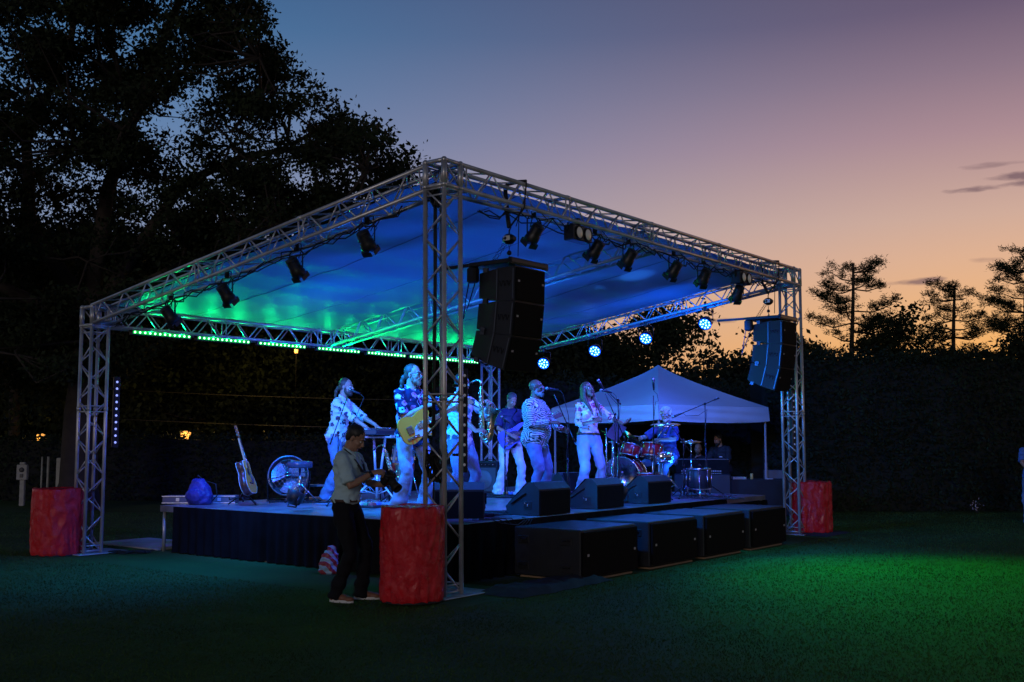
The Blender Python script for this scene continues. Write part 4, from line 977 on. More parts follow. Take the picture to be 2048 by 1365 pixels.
# photographer on the lawn
Pp = person('photographer in pale polo shirt and black trousers standing on the lawn with a camera', Vector((-1.66, 10.80, 0)), R(-14), 1.80, w=.98, lean=.05, yaw=.0, pitch=-.55, feet=(((.12, .13), .25), ((-.05, -.10), -.15)),
            LH=(.36, .10, 1.14), RH=(.30, -.07, 1.26), lel=(-.3, .7, -.8), rel=(-.75, -.7, -.8), ld=(.6, -.7, .3), rd=(.9, .25, .1), ln=(.1, -.2, 1), rn=(0, .6, -.7), lcurl=(.7, .7, .5), rcurl=(.7, .8, .6),
            skin=TAN2, hair='short', hairm=HK, shirt=mat('pale_polo_cloth', (.44, .62, .68), .85, noise_=.08), sleeve='short', tuck=True, trousers=JB, flare=.04, shoe=SHT, belt=mat('brown_belt', (.06, .03, .02), .5))
# two people at the mixing desk under the canopy
Ta = person('bearded technician in a black shirt with a white chest mark behind the mixing desk', Vector((4.55, 23.2, 0)), R(-130), 1.78, w=1.05, lean=.25, yaw=-.2, pitch=-.30, LH=(.42, .18, .98), RH=(.42, -.22, .98), ld=(.8, 0, -.4), rd=(.8, 0, -.4), skin=TAN2, hair='short', hairm=HK, beard=(HK, .6), shirt=mat('black_shirt_cloth', (.012, .012, .014), .8), sleeve='short', trousers=JB, shoe=SHK, vox=.009)
mb = MB(); c, x, y = Ta['sp'](.33); mb.box(c + x * .145 + y * .07, (.01, .07, .018)); mb.build('chest_mark', M_WHITE, Ta['t'])
Tb = person('bald helper seated behind the mixing desk, left of the bearded technician', Vector((4.05, 23.3, 0)), R(-110), 1.74, pel=(0, 0, -.20), lean=.1, yaw=0, pitch=-.1, seated=True, feet=(((.45, .2), 0), ((.45, -.2), 0)), knees=((.4, .3, 1), (.4, -.3, 1)), LH=(.40, .16, .80), RH=(.22, -.06, 1.16), rd=(-.2, .2, .9), skin=TAN, hair='bald', hairm=HK, beard=(HB_, .2), shirt=mat('black_shirt_cloth', (.012, .012, .014), .8), trousers=JB, shoe=SHK, vox=.009)
# bystander cut by the right frame edge
Bs = person('bystander in a blue shirt with hands behind the back at the right edge', Vector((9.88, 20.4, 0)), R(80), 1.76, bulk=1.1, LH=(-.20, .10, .98), RH=(-.20, -.08, .98), lel=(-.5, 1, 0), rel=(-.5, -1, 0), ld=(-.2, -.9, -.3), rd=(-.2, .9, -.3), skin=TAN2, hair='short', hairm=HB_, shirt=mat('blue_polo_cloth', (.08, .16, .42), .8), trousers=JM, shoe=SHW, vox=.009)
# photographer's camera, strap and watch
J = Pp; k = J['k']; cp = (J['LH'] + J['RH']) / 2 + Vector((.10, .03, .02))
wm = J['t'].matrix_basis
cm = thing('photo_camera', 'black camera with a large lens held by the photographer', 'camera', M=wm @ Matrix.Translation(cp) @ Matrix.Rotation(-.5, 4, 'Z') @ Matrix.Rotation(R(38), 4, 'Y'))
mb = MB(); mb.box((0, 0, 0), (.075, .145, .10), bev=.012); mb.box((.0, 0, .06), (.06, .05, .035), bev=.01); mb.box((.02, -.055, -.02), (.08, .035, .10), bev=.012); mb.build('camera_body', M_BLK, cm)
mb = MB(); T = Matrix.Translation((.03, 0, 0)) @ Matrix.Rotation(PI / 2, 4, 'Y'); mb.lathe([(.036, 0), (.038, .03), (.042, .035), (.042, .09), (.040, .10), (.044, .105), (.050, .155), (.046, .155), (.04, .13)], 20, M=T); mb.build('camera_lens', M_RUB, cm)
mb = MB(); c, x, y = J['sp'](.53); A = c + V(-.07, 0, .02)
for s_ in (-1, 1):
    mb.tube([A, c + V(-.02, s_ * .075, .025), c + V(.06, s_ * .085, -.03), c + V(.125, s_ * .07, -.12), c + V(.15, s_ * .05, -.20), cp + V(-.02, s_ * .07, .02)], .017, 6, flat=(.9, .25))
mb.tube([c + V(.125, -.07, -.13), c + V(.16, -.03, -.2), c + V(.16, .03, -.2), c + V(.125, .07, -.13)], .012, 6)
mb.build('neck_strap', M_RUB, cm).matrix_parent_inverse = cm.matrix_basis.inverted() @ wm
mb = MB(); q = J['RE'].lerp(J['RH'], .93); d = (J['RH'] - J['RE']).normalized(); mb.tube([q - d * .014, q + d * .014], .034, 12); mb.build('watch', M_BLK, J['t'])
# ================= instruments =================
def frame_of(p): return p['t'].matrix_basis
WOOD = mat('amber_guitar_top', (1, .30, .02), .25, coat=.4, noise_=.12, nscale=3); WOODD = mat('dark_mahogany', (.09, .025, .012), .3, coat=.4); MAPLE = mat('butterscotch_body', (1, .34, .03), .3, coat=.4, noise_=.06); NECK = mat('maple_neck', (.45, .28, .13), .4); PICK = mat('white_pickguard', (.66, .66, .64), .3); TORT = mat('tortoise_pickguard', (.16, .05, .09), .3); BIND = mat('cream_binding', (.6, .6, .52), .4); BLUG = mat('blue_bass_body', (.10, .12, .45), .22, coat=.6)
def smooth_outline(pts, n=48):
    m = len(pts); out = []
    for i in range(n):
        f = i * m / n; a = int(f); t = f - a; p0, p1, p2, p3 = (Vector(pts[(a + q) % m]) for q in (-1, 0, 1, 2))
        out.append(tuple(.5 * ((2 * p1) + (-p0 + p2) * t + (2 * p0 - 5 * p1 + 4 * p2 - p3) * t * t + (-p0 + 3 * p1 - 3 * p2 + p3) * t ** 3)))
    return out
def guitar(name, label, M, kind):
    """local: neck along +z, face towards -y, treble side +x; origin at the middle of the body"""
    t = thing(name, label, 'bass guitar' if kind == 'bass' else 'guitar', M=M)
    if kind == 'acoustic':
        o = smooth_outline([(0, -.25), (.13, -.235), (.20, -.13), (.175, -.02), (.125, .06), (.138, .15), (.11, .225), (0, .235), (-.11, .225), (-.138, .15), (-.125, .06), (-.175, -.02), (-.20, -.13), (-.13, -.235)])
        d = .052; body, top = WOODD, WOOD; nl = .36; nz0 = .21
    elif kind == 'electric':
        o = smooth_outline([(0, -.205), (.10, -.200), (.155, -.12), (.135, -.02), (.115, .03), (.145, .10), (.165, .145), (.12, .155), (.05, .125), (-.04, .165), (-.10, .20), (-.15, .165), (-.150, .08), (-.125, .0), (-.155, -.08), (-.155, -.15), (-.10, -.198)])
        d = .022; body, top = MAPLE, MAPLE; nl = .44; nz0 = .10
    else:
        o = smooth_outline([(0, -.22), (.11, -.20), (.15, -.12), (.12, 0), (.12, .10), (.16, .20), (.13, .23), (.05, .12), (-.04, .12), (-.11, .27), (-.15, .24), (-.13, .05), (-.15, -.08), (-.14, -.17), (-.08, -.215)])
        d = .022; body, top = BLUG, BLUG; nl = .60; nz0 = .10
    mb = MB(); mb.prism(o, -d, d, smooth=True); mb.build('body', body, t)
    if kind == 'acoustic':
        mb = MB(); mb.prism([(x * .985, z * .985) for x, z in o], -d - .003, -d - .0005); mb.build('soundboard', top, t)
        mb = MB()
        for s_ in (-1, 1): mb.tube([(x, s_ * d, z) for x, z in o] + [(o[0][0], s_ * d, o[0][1])], .004, 5)
        mb.build('binding', BIND, t)
        mb = MB(); mb.lathe([(.001, 0), (.05, 0), (.05, .002), (.001, .002)], 20, M=Matrix.Translation((0, -d - .0035, .06)) @ Matrix.Rotation(PI / 2, 4, 'X')); mb.build('sound_hole', M_BLK, t)
        mb = MB(); mb.prism(smooth_outline([(.045, .04), (.10, .02), (.13, -.06), (.08, -.09), (.03, -.03)], 24), -d - .006, -d - .0036); mb.build('pickguard', TORT, t)
        mb = MB(); mb.box((0, -d - .010, -.10), (.16, .012, .022), bev=.004); mb.build('bridge', WOODD, t)
    else:
        mb = MB()
        if kind == 'electric': mb.prism(smooth_outline([(-.03, .115), (.05, .105), (.11, .135), (.13, .09), (.115, .0), (.09, -.06), (.02, -.04), (-.02, 0)], 30), -d - .004, -d - .0005); mb.build('pickguard', PICK, t)
        else: mb.prism(smooth_outline([(-.06, .12), (.05, .10), (.11, .17), (.10, 0), (.10, -.12), (.03, -.08), (-.08, -.02)], 30), -d - .004, -d - .0005); mb.build('pickguard', mat('dark_pickguard', (.03, .03, .05), .25), t)
        mb = MB(); mb.box((0, -d - .006, -.095), (.085, .012, .07), bev=.004); mb.build('bridge', M_CHROME, t)
        mb = MB(); mb.box((.09, -d - .005, -.09), (.030, .006, .15), M=Matrix.Rotation(0, 4, 'Y'), bev=.004); cpn = mb.build('control_plate', M_CHROME, t)
        mb = MB()
        for z in (-.12, -.075): mb.cyl((.09, -d - .008, z), (.09, -d - .026, z), .011, n=10)
        mb.build('knob', M_CHROME, cpn)
        mb = MB(); mb.box((0, -d - .008, .06), (.075, .012, .026), bev=.004); mb.build('pickup', M_CHROME if kind == 'electric' else M_BLK, t)
    L = nz0 + nl
    mb = MB(); y = -d - .006 if kind != 'acoustic' else -d - .008
    mb.prism([(-.029, nz0 - .09), (.029, nz0 - .09), (.022, L), (-.022, L)], y - .006, y + .018); nk = mb.build('neck', NECK, t)
    mb = MB(); mb.prism([(-.028, nz0 - .10), (.028, nz0 - .10), (.021, L), (-.021, L)], y - .0105, y - .0062); mb.build('fretboard', WOODD if kind != 'electric' else NECK, nk)
    hs = .19 if kind != 'bass' else .22
    mb = MB(); mb.prism([(-.022, L), (.022, L), (.037 if kind == 'acoustic' else .03, L + .03), (.034 if kind == 'acoustic' else .045, L + hs), (-.034, L + hs * (1 if kind == 'acoustic' else .9)), (-.037 if kind == 'acoustic' else -.026, L + .03)], y - .002, y + .014, M=Matrix.Translation((0, 0, 0))); hd = mb.build('headstock', NECK if kind == 'electric' else WOODD, t)
    mb = MB()
    for i in range(3 if kind == 'acoustic' else 4 if kind == 'bass' else 6):
        z = L + .04 + i * (.055 if kind == 'acoustic' else .045 if kind == 'bass' else .026)
        for s_ in ((-1, 1) if kind == 'acoustic' else (-1,)):
            mb.cyl((s_ * .03, y + .006, z), (s_ * .06, y + .006, z), .004, n=6); mb.ell((s_ * .062, y + .006, z), (.012, .006, .009), 6); mb.cyl((s_ * .02, y, z), (s_ * .02, y - .012, z), .004, n=6)
    mb.build('tuning_pegs', M_CHROME, hd)
    mb = MB()
    for i in range(4 if kind == 'bass' else 6):
        x = (i - (1.5 if kind == 'bass' else 2.5)) * .0085; mb.cyl((x, y - .014, -.10 if kind == 'acoustic' else -.09), (x * .8, y - .012, L + .03), .0009, n=4)
    mb.build('strings', M_CHROME, t)
    return t
# electric guitar hung in front of the guitarist (person frame: x forward, y left)
def on_body(p, origin, neck, face, k=1):
    z = Vector(neck).normalized(); yb = -Vector(face); yb = (yb - z * yb.dot(z)).normalized(); x = yb.cross(z)
    m = Matrix((x, yb, z)).transposed().to_4x4(); m.translation = Vector(origin); return frame_of(p) @ m @ Matrix.Scale(k, 4)
gk = G['k']
guitar('electric_guitar', 'butterscotch electric guitar with white pickguard held by the bearded guitarist', on_body(G, V(.235, -.10, 1.02) * gk, (.22, .86, .42), (.96, -.14, .16), 1.12), 'electric')
guitar('bass_guitar', 'blue bass guitar held by the bass player in cream trousers', on_body(B_, V(.225, -.06, .98) * B_['k'], (.18, .86, .40), (.95, -.1, .2), 1.05), 'bass')
def strap(p, a, b, label, m):
    mb = MB(); c, x, y = p['sp'](.46); k = p['k']
    mb.tube([Vector(a) * k, c + x * .13 * k + y * -.02 * k + V(0, 0, -.10) * k, c + x * .10 * k + y * .09 * k + V(0, 0, .03) * k, c + y * .11 * k + V(0, 0, .085) * k, c - x * .13 * k + y * .06 * k + V(0, 0, .0) * k, c - x * .15 * k + y * -.08 * k + V(0, 0, -.25) * k, Vector(b) * k], .028, 6, flat=(1, .14))
    o = mb.build('guitar_strap', m); o.matrix_world = frame_of(p); tag(o, label, 'strap')
strap(G, (.20, .12, 1.12), (.10, -.24, .98), 'patterned guitar strap over the shoulder of the bearded guitarist', mat('woven_strap', (.35, .16, .25), .8, noise_=.5, nscale=30))
strap(B_, (.20, .12, 1.12), (.10, -.24, .96), 'dark guitar strap over the shoulder of the bass player', M_CLOTHB)

BRASS = mat('lacquered_brass', (.62, .50, .26), .28, 1, noise_=.12, nscale=12)
def saxophone(label, M, group=None):
    """local: body tube along z (0 bottom bow, .62 top), bell towards +x, crook towards -x"""
    t = thing('saxophone', label, 'saxophone', M=M, group=group)
    mb = MB(); mb.tube([(0, 0, .64), (0, 0, .45), (0, 0, .2), (.003, 0, .06), (.02, 0, .012), (.055, 0, -.012), (.09, 0, .012), (.107, 0, .06), (.115, 0, .16), (.13, 0, .25), (.155, 0, .325), (.175, 0, .36)],
                       [.014, .019, .026, .031, .034, .036, .037, .039, .043, .052, .070, .085], 16, cap=False); mb.build('body_tube', BRASS, t)
    mb = MB(); mb.tube([(0, 0, .64), (0, 0, .69), (-.015, 0, .715), (-.05, 0, .725), (-.10, 0, .715), (-.145, 0, .70)], [.013, .012, .012, .011, .010, .009], 10); nk = mb.build('neck_crook', BRASS, t)
    mb = MB(); mb.tube([(-.14, 0, .70), (-.175, 0, .69), (-.20, 0, .68)], [.013, .012, .007], 10); mb.build('mouthpiece', M_BLK, nk)
    mb = MB()
    for i, z in enumerate((.10, .16, .22, .28, .36, .41, .46, .51)):
        mb.lathe([(.001, 0), (.02, 0), (.02, .006), (.001, .009)], 12, M=Matrix.Translation((0, -.032 + .012 * (z - .1), z)) @ Matrix.Rotation(PI / 2, 4, 'X'))
    for z in (.10, .18, .27): mb.lathe([(.001, 0), (.026, 0), (.026, .006), (.001, .01)], 12, M=Matrix.Translation((.112, -.045 - .02 * (z - .1), z)) @ Matrix.Rotation(PI / 2, 4, 'X'))
    mb.build('key_cups', BRASS, t)
    mb = MB()
    for x, y in ((.018, -.030), (-.012, -.034), (-.030, -.012), (.020, .028)):
        mb.cyl((x, y, .04), (x * .7, y * .8, .60), .0035, n=5)
        for z in (.08, .2, .32, .44, .56): mb.ell((x, y, z), .007, 6)
    mb.cyl((.045, -.02, .03), (.12, -.03, .15), .004, n=5); mb.cyl((.025, 0, .10), (.095, 0, .12), .006, n=6)
    mb.build('rods', BRASS, t)
    return t
xk = X_['k']
m = on_body(X_, V(.40, -.02, .90) * xk, (-.12, .10, 1), (.2, -1, .1), 1.12)
saxophone('tenor saxophone held and played by the man in the white printed shirt', m, 'saxophones on the stage')
mb = MB(); c, x, y = X_['sp'](.53)
mb.tube([c + V(-.07, 0, .03), c + V(0, .07, .03), c + V(.10, .05, -.08), V(.37, -.01, 1.30) * xk], .010, 5, flat=(1.4, .4)); mb.tube([c + V(-.07, 0, .03), c + V(0, -.07, .03), c + V(.10, -.05, -.08), V(.37, -.01, 1.30) * xk], .010, 5, flat=(1.4, .4))
o = mb.build('saxophone_strap', M_RUB); o.matrix_world = frame_of(X_); tag(o, 'thin black neck strap of the saxophonist', 'strap')

# ---- microphone stands ----
def mic(mb_head, mb_body, p, d):
    """p: head centre, d: unit vector from head to tail"""
    d = Vector(d).normalized(); p = Vector(p); mb_head.ell(p, .026, 10); mb_body.tube([p + d * .02, p + d * .05, p + d * .17], [.024, .019, .012], 10)
MICS = 'microphone stands on the stage'
def mic_stand(label, loc, pole, boom=None, base='tripod', m=None, tail=(1, 0, -.2), group=MICS, foot=.30, rz=0, cable=True):
    """world-aligned stand; boom=(front end, back end) relative to loc; m=microphone head position"""
    t = thing('microphone_stand', label, 'microphone stand', loc, 0, group)
    mb = MB(); mb.cyl((0, 0, .05), (0, 0, pole * .55), .013, n=8); mb.cyl((0, 0, pole * .5), (0, 0, pole), .008, n=8); mb.cyl((0, 0, pole * .53), (0, 0, pole * .57), .018, n=8); mb.build('pole', M_BLKMET, t)
    if base == 'tripod':
        for a in range(3):
            b = rz + a * 2 * PI / 3; mb = MB(); mb.tube([(0, 0, .22), (foot * math.cos(b), foot * math.sin(b), .012)], .009, 6); mb.ell((foot * math.cos(b), foot * math.sin(b), .015), (.018, .018, .014), 6); mb.build('leg', M_BLKMET, t)
    else:
        mb = MB(); mb.lathe([(.13, 0), (.13, .012), (.03, .025), (.02, .05)], 20); mb.build('base', M_BLK, t)
    if boom:
        a, b = Vector(boom[0]), Vector(boom[1]); mb = MB(); mb.cyl(a, b, .0075, n=8); mb.ell((0, 0, pole), .024, 8); mb.tube([b, b.lerp(a, .12)], .013, 8); mb.build('boom', M_BLKMET, t)
    if m is not None:
        h, bd = MB(), MB(); mic(h, bd, m, tail); bo = bd.build('microphone', M_BLK, t); h.build('mesh_head', mat('mic_mesh', (.25, .25, .27), .4, .8), bo)
        if cable:
            e_ = Vector(m) + Vector(tail).normalized() * .18; mb = MB(); q = Vector(boom[0]) if boom else Vector((0, 0, pole))
            mb.tube([e_, e_ + V(.05, 0, -.05), e_.lerp(V(0, 0, pole), .5) + V(.07, -.01, -.12), V(.03, 0, pole - .1), V(-.02, 0, pole * .6), V(.03, 0, pole * .3), V(.05, -.05, .02)], .0045, 5); mb.build('cable', M_RUB, t)
    return t
def st(label, x, y, pole, bf=None, bb=None, m=None, tail=(1, 0, -.2), **kw):
    L = Vector((x, y, DZ)); f = lambda q: tuple(Vector(q) - L)
    return mic_stand(label, L, pole, (f(bf), f(bb)) if bf else None, m=f(m) if m else None, tail=tail, **kw)
st('microphone on a boom stand in front of the man singing', .80, 15.50, 1.17, (.60, 15.26, 2.23), (.93, 15.65, 1.52), (.497, 15.24, 2.315), (.93, .12, -.12), rz=.4)
st('boom stand with the microphone the woman is singing into', 1.56, 16.25, 1.32, (1.40, 16.05, 2.27), (1.74, 16.40, 1.55), (1.335, 16.02, 2.325), (.9, .1, -.2), rz=.2)
st('thin stand with a second microphone slanting above the mouth of the woman singing', 1.66, 16.75, 1.55, (1.46, 16.62, 2.36), (1.70, 16.78, 2.14), (1.34, 16.6, 2.50), (.45, .05, -.7), rz=1.0)
st('tall upright stand with a slim vertical microphone left of the drummer', 2.20, 16.66, 1.62, m=(2.20, 16.66, 2.52), tail=(0.05, 0, -1), rz=.3)
st('tall stand holding a long overhead boom above the drummer', 3.27, 18.15, 1.54, (2.80, 18.10, 2.00), (3.52, 18.2, 2.29), (2.72, 18.1, 1.97), (.9, 0, .35), rz=.5, foot=.36)
st('short boom stand slanting down across the drum kit in front of the drummer', 2.75, 17.25, .93, (2.56, 17.22, 1.80), (3.06, 17.3, 1.12), (2.45, 17.22, 1.66), (.3, 0, .6), rz=.1)
st('slim stand with a flat base and clip microphone before the bass player', -.115, 17.75, 1.24, (-.115, 17.75, 1.89), (-.13, 17.6, 1.93), (-.17, 17.6, 1.96), (.6, 0, -.5), base='round')
st('boom stand with the microphone of the keyboard player', -2.50, 15.45, 1.04, (-2.40, 15.68, 2.24), (-2.60, 15.36, 1.52), (-2.40, 15.86, 2.325), (.85, -.2, -.35), rz=.2)
st('low boom stand with a microphone aimed at the bass drum', 1.52, 17.55, .30, (1.72, 17.60, 1.05), (1.42, 17.5, .93), (1.80, 17.62, 1.05), (-.9, 0, .05), rz=.7, foot=.22)
# tablet on a stand clip next to the woman singing
t = thing('sheet_stand', 'small black sheet holder on a thin stand beside the woman singing', 'sheet stand', Vector((1.62, 16.95, DZ)), -.4)
mb = MB(); mb.cyl((0, 0, .05), (0, 0, .95), .011, n=8); mb.build('pole', M_BLKMET, t)
mb = MB(); mb.box((0, 0, 0), (.22, .012, .30), M=Matrix.Translation((.02, 0, 1.06)) @ Matrix.Rotation(.5, 4, 'Y') @ Matrix.Rotation(-.5, 4, 'X'), bev=.004); mb.build('desk', M_BLK, t)
for a in range(3):
    mb = MB(); mb.cyl((0, 0, .2), (.24 * math.cos(a * 2.1), .24 * math.sin(a * 2.1), .01), .008, n=6); mb.build('leg', M_BLKMET, t)

# ---- keyboard on a tripod stand ----
kb = thing('keyboard_stand', 'silver tripod stand carrying the keyboard', 'keyboard stand', Vector((-2.02, 16.15, DZ)), R(-10))
mb = MB()
for x in (-.06, .12): mb.cyl((x * .3, 0, .30), (x, 0, .98), .019, n=10)
mb.cyl((0, 0, .06), (0, 0, .5), .022, n=10); mb.build('column', M_ALU, kb)
for a in (-.5, 1.6, 3.6):
    mb = MB(); c_, s_ = math.cos(a), math.sin(a); mb.tube([(.03 * c_, .03 * s_, .36), (.42 * c_, .42 * s_, .015)], .017, 8); mb.tube([(0, 0, .12), (.22 * c_, .22 * s_, .19)], .009, 6); mb.ell((.42 * c_, .42 * s_, .018), (.03, .022, .018), 6); mb.build('leg', M_ALU, kb)
mb = MB()
for x in (-.30, .25): mb.box((x, 0, .985), (.03, .34, .03), bev=.006)
mb.box((0, 0, .975), (.75, .05, .03), bev=.006); mb.build('support_arm', M_ALU, kb)
t = thing('keyboard', 'dark stage keyboard with white keys in front of the keyboard player', 'keyboard', kb.location + Vector((-.02, .02, 1.002)), R(-100))
mb = MB(); mb.box((0, .0, .045), (.98, .30, .08), bev=.012); mb.box((0, .10, .09), (.96, .09, .02), bev=.006); mb.build('case', mat('dark_keyboard_case', (.03, .03, .04), .3), t)
mb = MB()
for i in range(36): mb.box((-.44 + i * .0245, -.075, .088), (.0228, .13, .012))
mb.build('white_keys', M_WHITE, t)
mb = MB()
for i in range(35):
    if i % 7 not in (2, 6): mb.box((-.428 + i * .0245, -.045, .099), (.011, .075, .012))
mb.build('black_keys', M_BLK, t)
mb = MB()
for i in range(9): mb.cyl((-.38 + i * .09, .10, .10), (-.38 + i * .09, .10, .118), .010, n=8)
mb.build('knobs', M_CHROME, t)
t = thing('effects_shelf', 'low black rack shelf with cables under the keyboard', 'rack shelf', Vector((-2.30, 16.75, DZ)), R(-8))
mb = MB(); mb.box((0, 0, .34), (.62, .3, .02)); mb.box((0, 0, .12), (.62, .3, .02)); mb.build('shelf', M_BLK, t)
mb = MB()
for x in (-.3, .3):
    for y in (-.13, .13): mb.cyl((x, y, 0), (x, y, .42), .010, n=6)
mb.build('frame', M_BLKMET, t)
mb = MB(); mb.box((-.08, 0, .40), (.34, .24, .09), bev=.008); bx_ = mb.build('effects_box', mat('blue_grey_box', (.10, .11, .16), .4), t)
mb = MB(); rr = random.Random(9)
for i in range(7): mb.tube([(rr.uniform(-.3, .3), -.14, .36), (rr.uniform(-.3, .3), -.22, rr.uniform(.12, .26)), (rr.uniform(-.3, .3), -.2, .12), (rr.uniform(-.3, .3), -.16, .3)], .006, 5)
mb.build('cables', mat('pale_blue_cable', (.2, .25, .3), .5), t)

# ---- spare saxophone on a stand, left of the guitarist ----
ss = thing('saxophone_stand', 'black folding stand under the spare saxophone beside the guitarist', 'instrument stand', Vector((-1.82, 16.0, DZ)), .3)
mb = MB(); mb.cyl((0, 0, .03), (0.02, 0, .62), .012, n=8); mb.tube([(.02, -.07, .56), (.02, 0, .52), (.02, .07, .56)], .010, 6); mb.tube([(0, -.08, .20), (.05, 0, .14), (0, .08, .20)], .012, 6); mb.build('frame', M_BLKMET, ss)
for a in (0, 2.1, 4.2):
    mb = MB(); mb.cyl((0, 0, .12), (.22 * math.cos(a), .22 * math.sin(a), .01), .009, n=6); mb.build('leg', M_BLKMET, ss)
saxophone('spare saxophone leaning on a stand between keyboard and guitarist', axes((-1.70, 15.93, DZ + .18), (-.30, .05, 1), (.9, -.4, .2)), 'saxophones on the stage')

# ---- conga drum behind the guitarist ----
t = thing('conga_drum', 'tall teal conga drum with a red band behind the guitarist', 'drum', Vector((-1.72, 17.0, DZ)), 0)
mb = MB(); mb.lathe([(.12, .05), (.13, .12), (.165, .40), (.175, .58), (.155, .78), (.140, .86)], 24); mb.build('shell', mat('teal_lacquer', (.14, .30, .33), .25, coat=.5), t)
mb = MB(); mb.lathe([(.1685, .44), (.178, .45), (.180, .56), (.176, .57)], 24); mb.build('red_band', mat('red_lacquer', (.30, .012, .02), .3, coat=.4), t)
mb = MB(); mb.lathe([(.001, .868), (.135, .868), (.142, .862)], 24); mb.build('drum_skin', mat('calf_drumhead', (.6, .56, .48), .6), t)
mb = MB(); mb.lathe([(.148, .845), (.155, .85), (.155, .865), (.145, .87), (.143, .86)], 24)
for a in range(6): c_, s_ = math.cos(a * PI / 3), math.sin(a * PI / 3); mb.cyl((.155 * c_, .155 * s_, .85), (.182 * c_, .182 * s_, .66), .006, n=5); mb.box((.182 * c_, .182 * s_, .64), (.02, .02, .05))
mb.build('rim', M_CHROME, t)
mb = MB()
for a in range(3): c_, s_ = math.cos(a * 2.1), math.sin(a * 2.1); mb.cyl((.14 * c_, .14 * s_, .45), (.26 * c_, .26 * s_, .01), .010, n=6)
mb.build('stand_legs', M_CHROME, t)

# ---- acoustic guitar on a floor stand ----
gs = Vector((-3.86, 15.45, DZ))
t = thing('guitar_stand', 'black tubular stand holding the sunburst acoustic guitar', 'guitar stand', gs, R(-25))
mb = MB(); mb.tube([(0, .02, .05), (0, .10, .40), (0, .12, .56)], .010, 6); mb.build('column', M_BLKMET, t)
for a in (-.2, 1.57, 3.3):
    mb = MB(); mb.tube([(0, .05, .18), (.26 * math.cos(a), .05 + .26 * math.sin(a), .012)], .010, 6); mb.build('leg', M_BLKMET, t)
mb = MB()
for s_ in (-1, 1): mb.tube([(0, .04, .12), (s_ * .12, .0, .10), (s_ * .12, -.13, .09), (s_ * .12, -.14, .12)], .011, 6)
mb.build('cradle', M_RUB, t)
guitar('acoustic_guitar', 'sunburst acoustic guitar leaning in its stand at the left end of the stage', axes((-3.80, 15.40, DZ + .40), (-.33, .10, 1), (.05, .99, .05)) , 'acoustic')

# ---- drum fan ----
t = thing('floor_fan', 'big round floor fan with wire grille behind the round stool', 'fan', Vector((-3.42, 16.50, DZ + .0)), R(8))
Mf = Matrix.Translation((0, 0, .38)) @ Matrix.Rotation(R(-8), 4, 'X') @ Matrix.Rotation(PI / 2, 4, 'X')
mb = MB(); mb.lathe([(.30, -.10), (.31, -.09), (.31, .09), (.30, .10), (.292, .09), (.292, -.09)], 32, M=Mf); mb.build('drum', mat('steel_blue_shroud', (.16, .18, .22), .4, .5), t)
mb = MB()
for sgn in (-.10, .10):
    for r_ in (.06, .12, .18, .24, .295): mb.tube([(r_ * math.cos(a), r_ * math.sin(a), -sgn) for a in [i * PI / 14 for i in range(29)]], .0030, 4, cap=False, M=Mf)
    for a in range(16): mb.cyl((.04 * math.cos(a * PI / 8), .04 * math.sin(a * PI / 8), -sgn), (.30 * math.cos(a * PI / 8), .30 * math.sin(a * PI / 8), -sgn), .0025, n=4, M=Mf)
mb.cyl((-.30, -.06, .115), (.30, .06, .115), .008, n=6, M=Mf); mb.build('grille', M_CHROME, t)
for b_ in range(3):
    mb = MB(); vs = []; n = 9
    for i in range(n):
        a = b_ * 2 * PI / 3 + (i / (n - 1)) * 1.45
        for r_ in (.055, .16, .265 - .03 * abs(i / (n - 1) - .5)): vs.append((r_ * math.cos(a), r_ * math.sin(a), -.04 + .08 * i / (n - 1)))
    vs2 = [(x, y, z + .004) for x, y, z in vs]
    fs = [(i * 3 + j, i * 3 + j + 1, i * 3 + j + 4, i * 3 + j + 3) for i in range(n - 1) for j in range(2)]
    mb.add(vs, fs, True, Mf); mb.add(vs2, [f[::-1] for f in fs], True, Mf); mb.build('blade', mat('fan_blade', (.34, .38, .44), .35, .4), t)
mb = MB(); mb.lathe([(.001, -.08), (.06, -.07), (.06, .04), (.03, .06), (.001, .065)], 16, M=Mf); mb.build('hub', M_BLK, t)
mb = MB(); mb.tube([(-.32, 0, .46), (-.30, -.02, .02), (-.26, -.24, .015)], .014, 6); mb.tube([(.32, 0, .46), (.30, -.02, .02), (.26, -.24, .015)], .014, 6); mb.tube([(-.30, 0, .03), (-.22, .24, .015), (.22, .24, .015), (.30, 0, .03)], .014, 6); mb.build('foot_frame', M_BLKMET, t)

# ---- keyboard stool ----
def stool(label, loc, h, r=.19):
    t = thing('round_stool', label, 'stool', loc, .5, 'padded stools on the stage')
    mb = MB(); mb.lathe([(.001, h - .10), (r * .92, h - .10), (r, h - .085), (r * 1.01, h - .03), (r * .96, h - .006), (r * .5, h + .004), (.001, h + .005)], 28); mb.build('seat', mat('glossy_vinyl', (.05, .06, .10), .25, coat=.4), t)
    mb = MB(); mb.cyl((0, 0, .08), (0, 0, h - .10), .018, n=10); mb.cyl((0, 0, .24), (0, 0, .30), .03, n=10); mb.ell((.05, 0, .30), (.03, .012, .012), 6); mb.build('column', M_CHROME, t)
    for a in (0, 2.09, 4.19):
        c_, s_ = math.cos(a), math.sin(a); mb = MB()
        for o_ in (-.014, .014): mb.tube([(.02 * c_ - o_ * s_, .02 * s_ + o_ * c_, .28), (.27 * c_ - o_ * s_, .27 * s_ + o_ * c_, .03)], .007, 6)
        mb.cyl((.015 * c_, .015 * s_, .10), (.15 * c_, .15 * s_, .165), .006, n=6); lg = mb.build('leg', M_CHROME, t)
        mb = MB(); mb.tube([(.25 * c_, .25 * s_, .05), (.285 * c_, .285 * s_, .012)], .024, 8); mb.build('rubber_foot', M_RUB, lg)
    return t
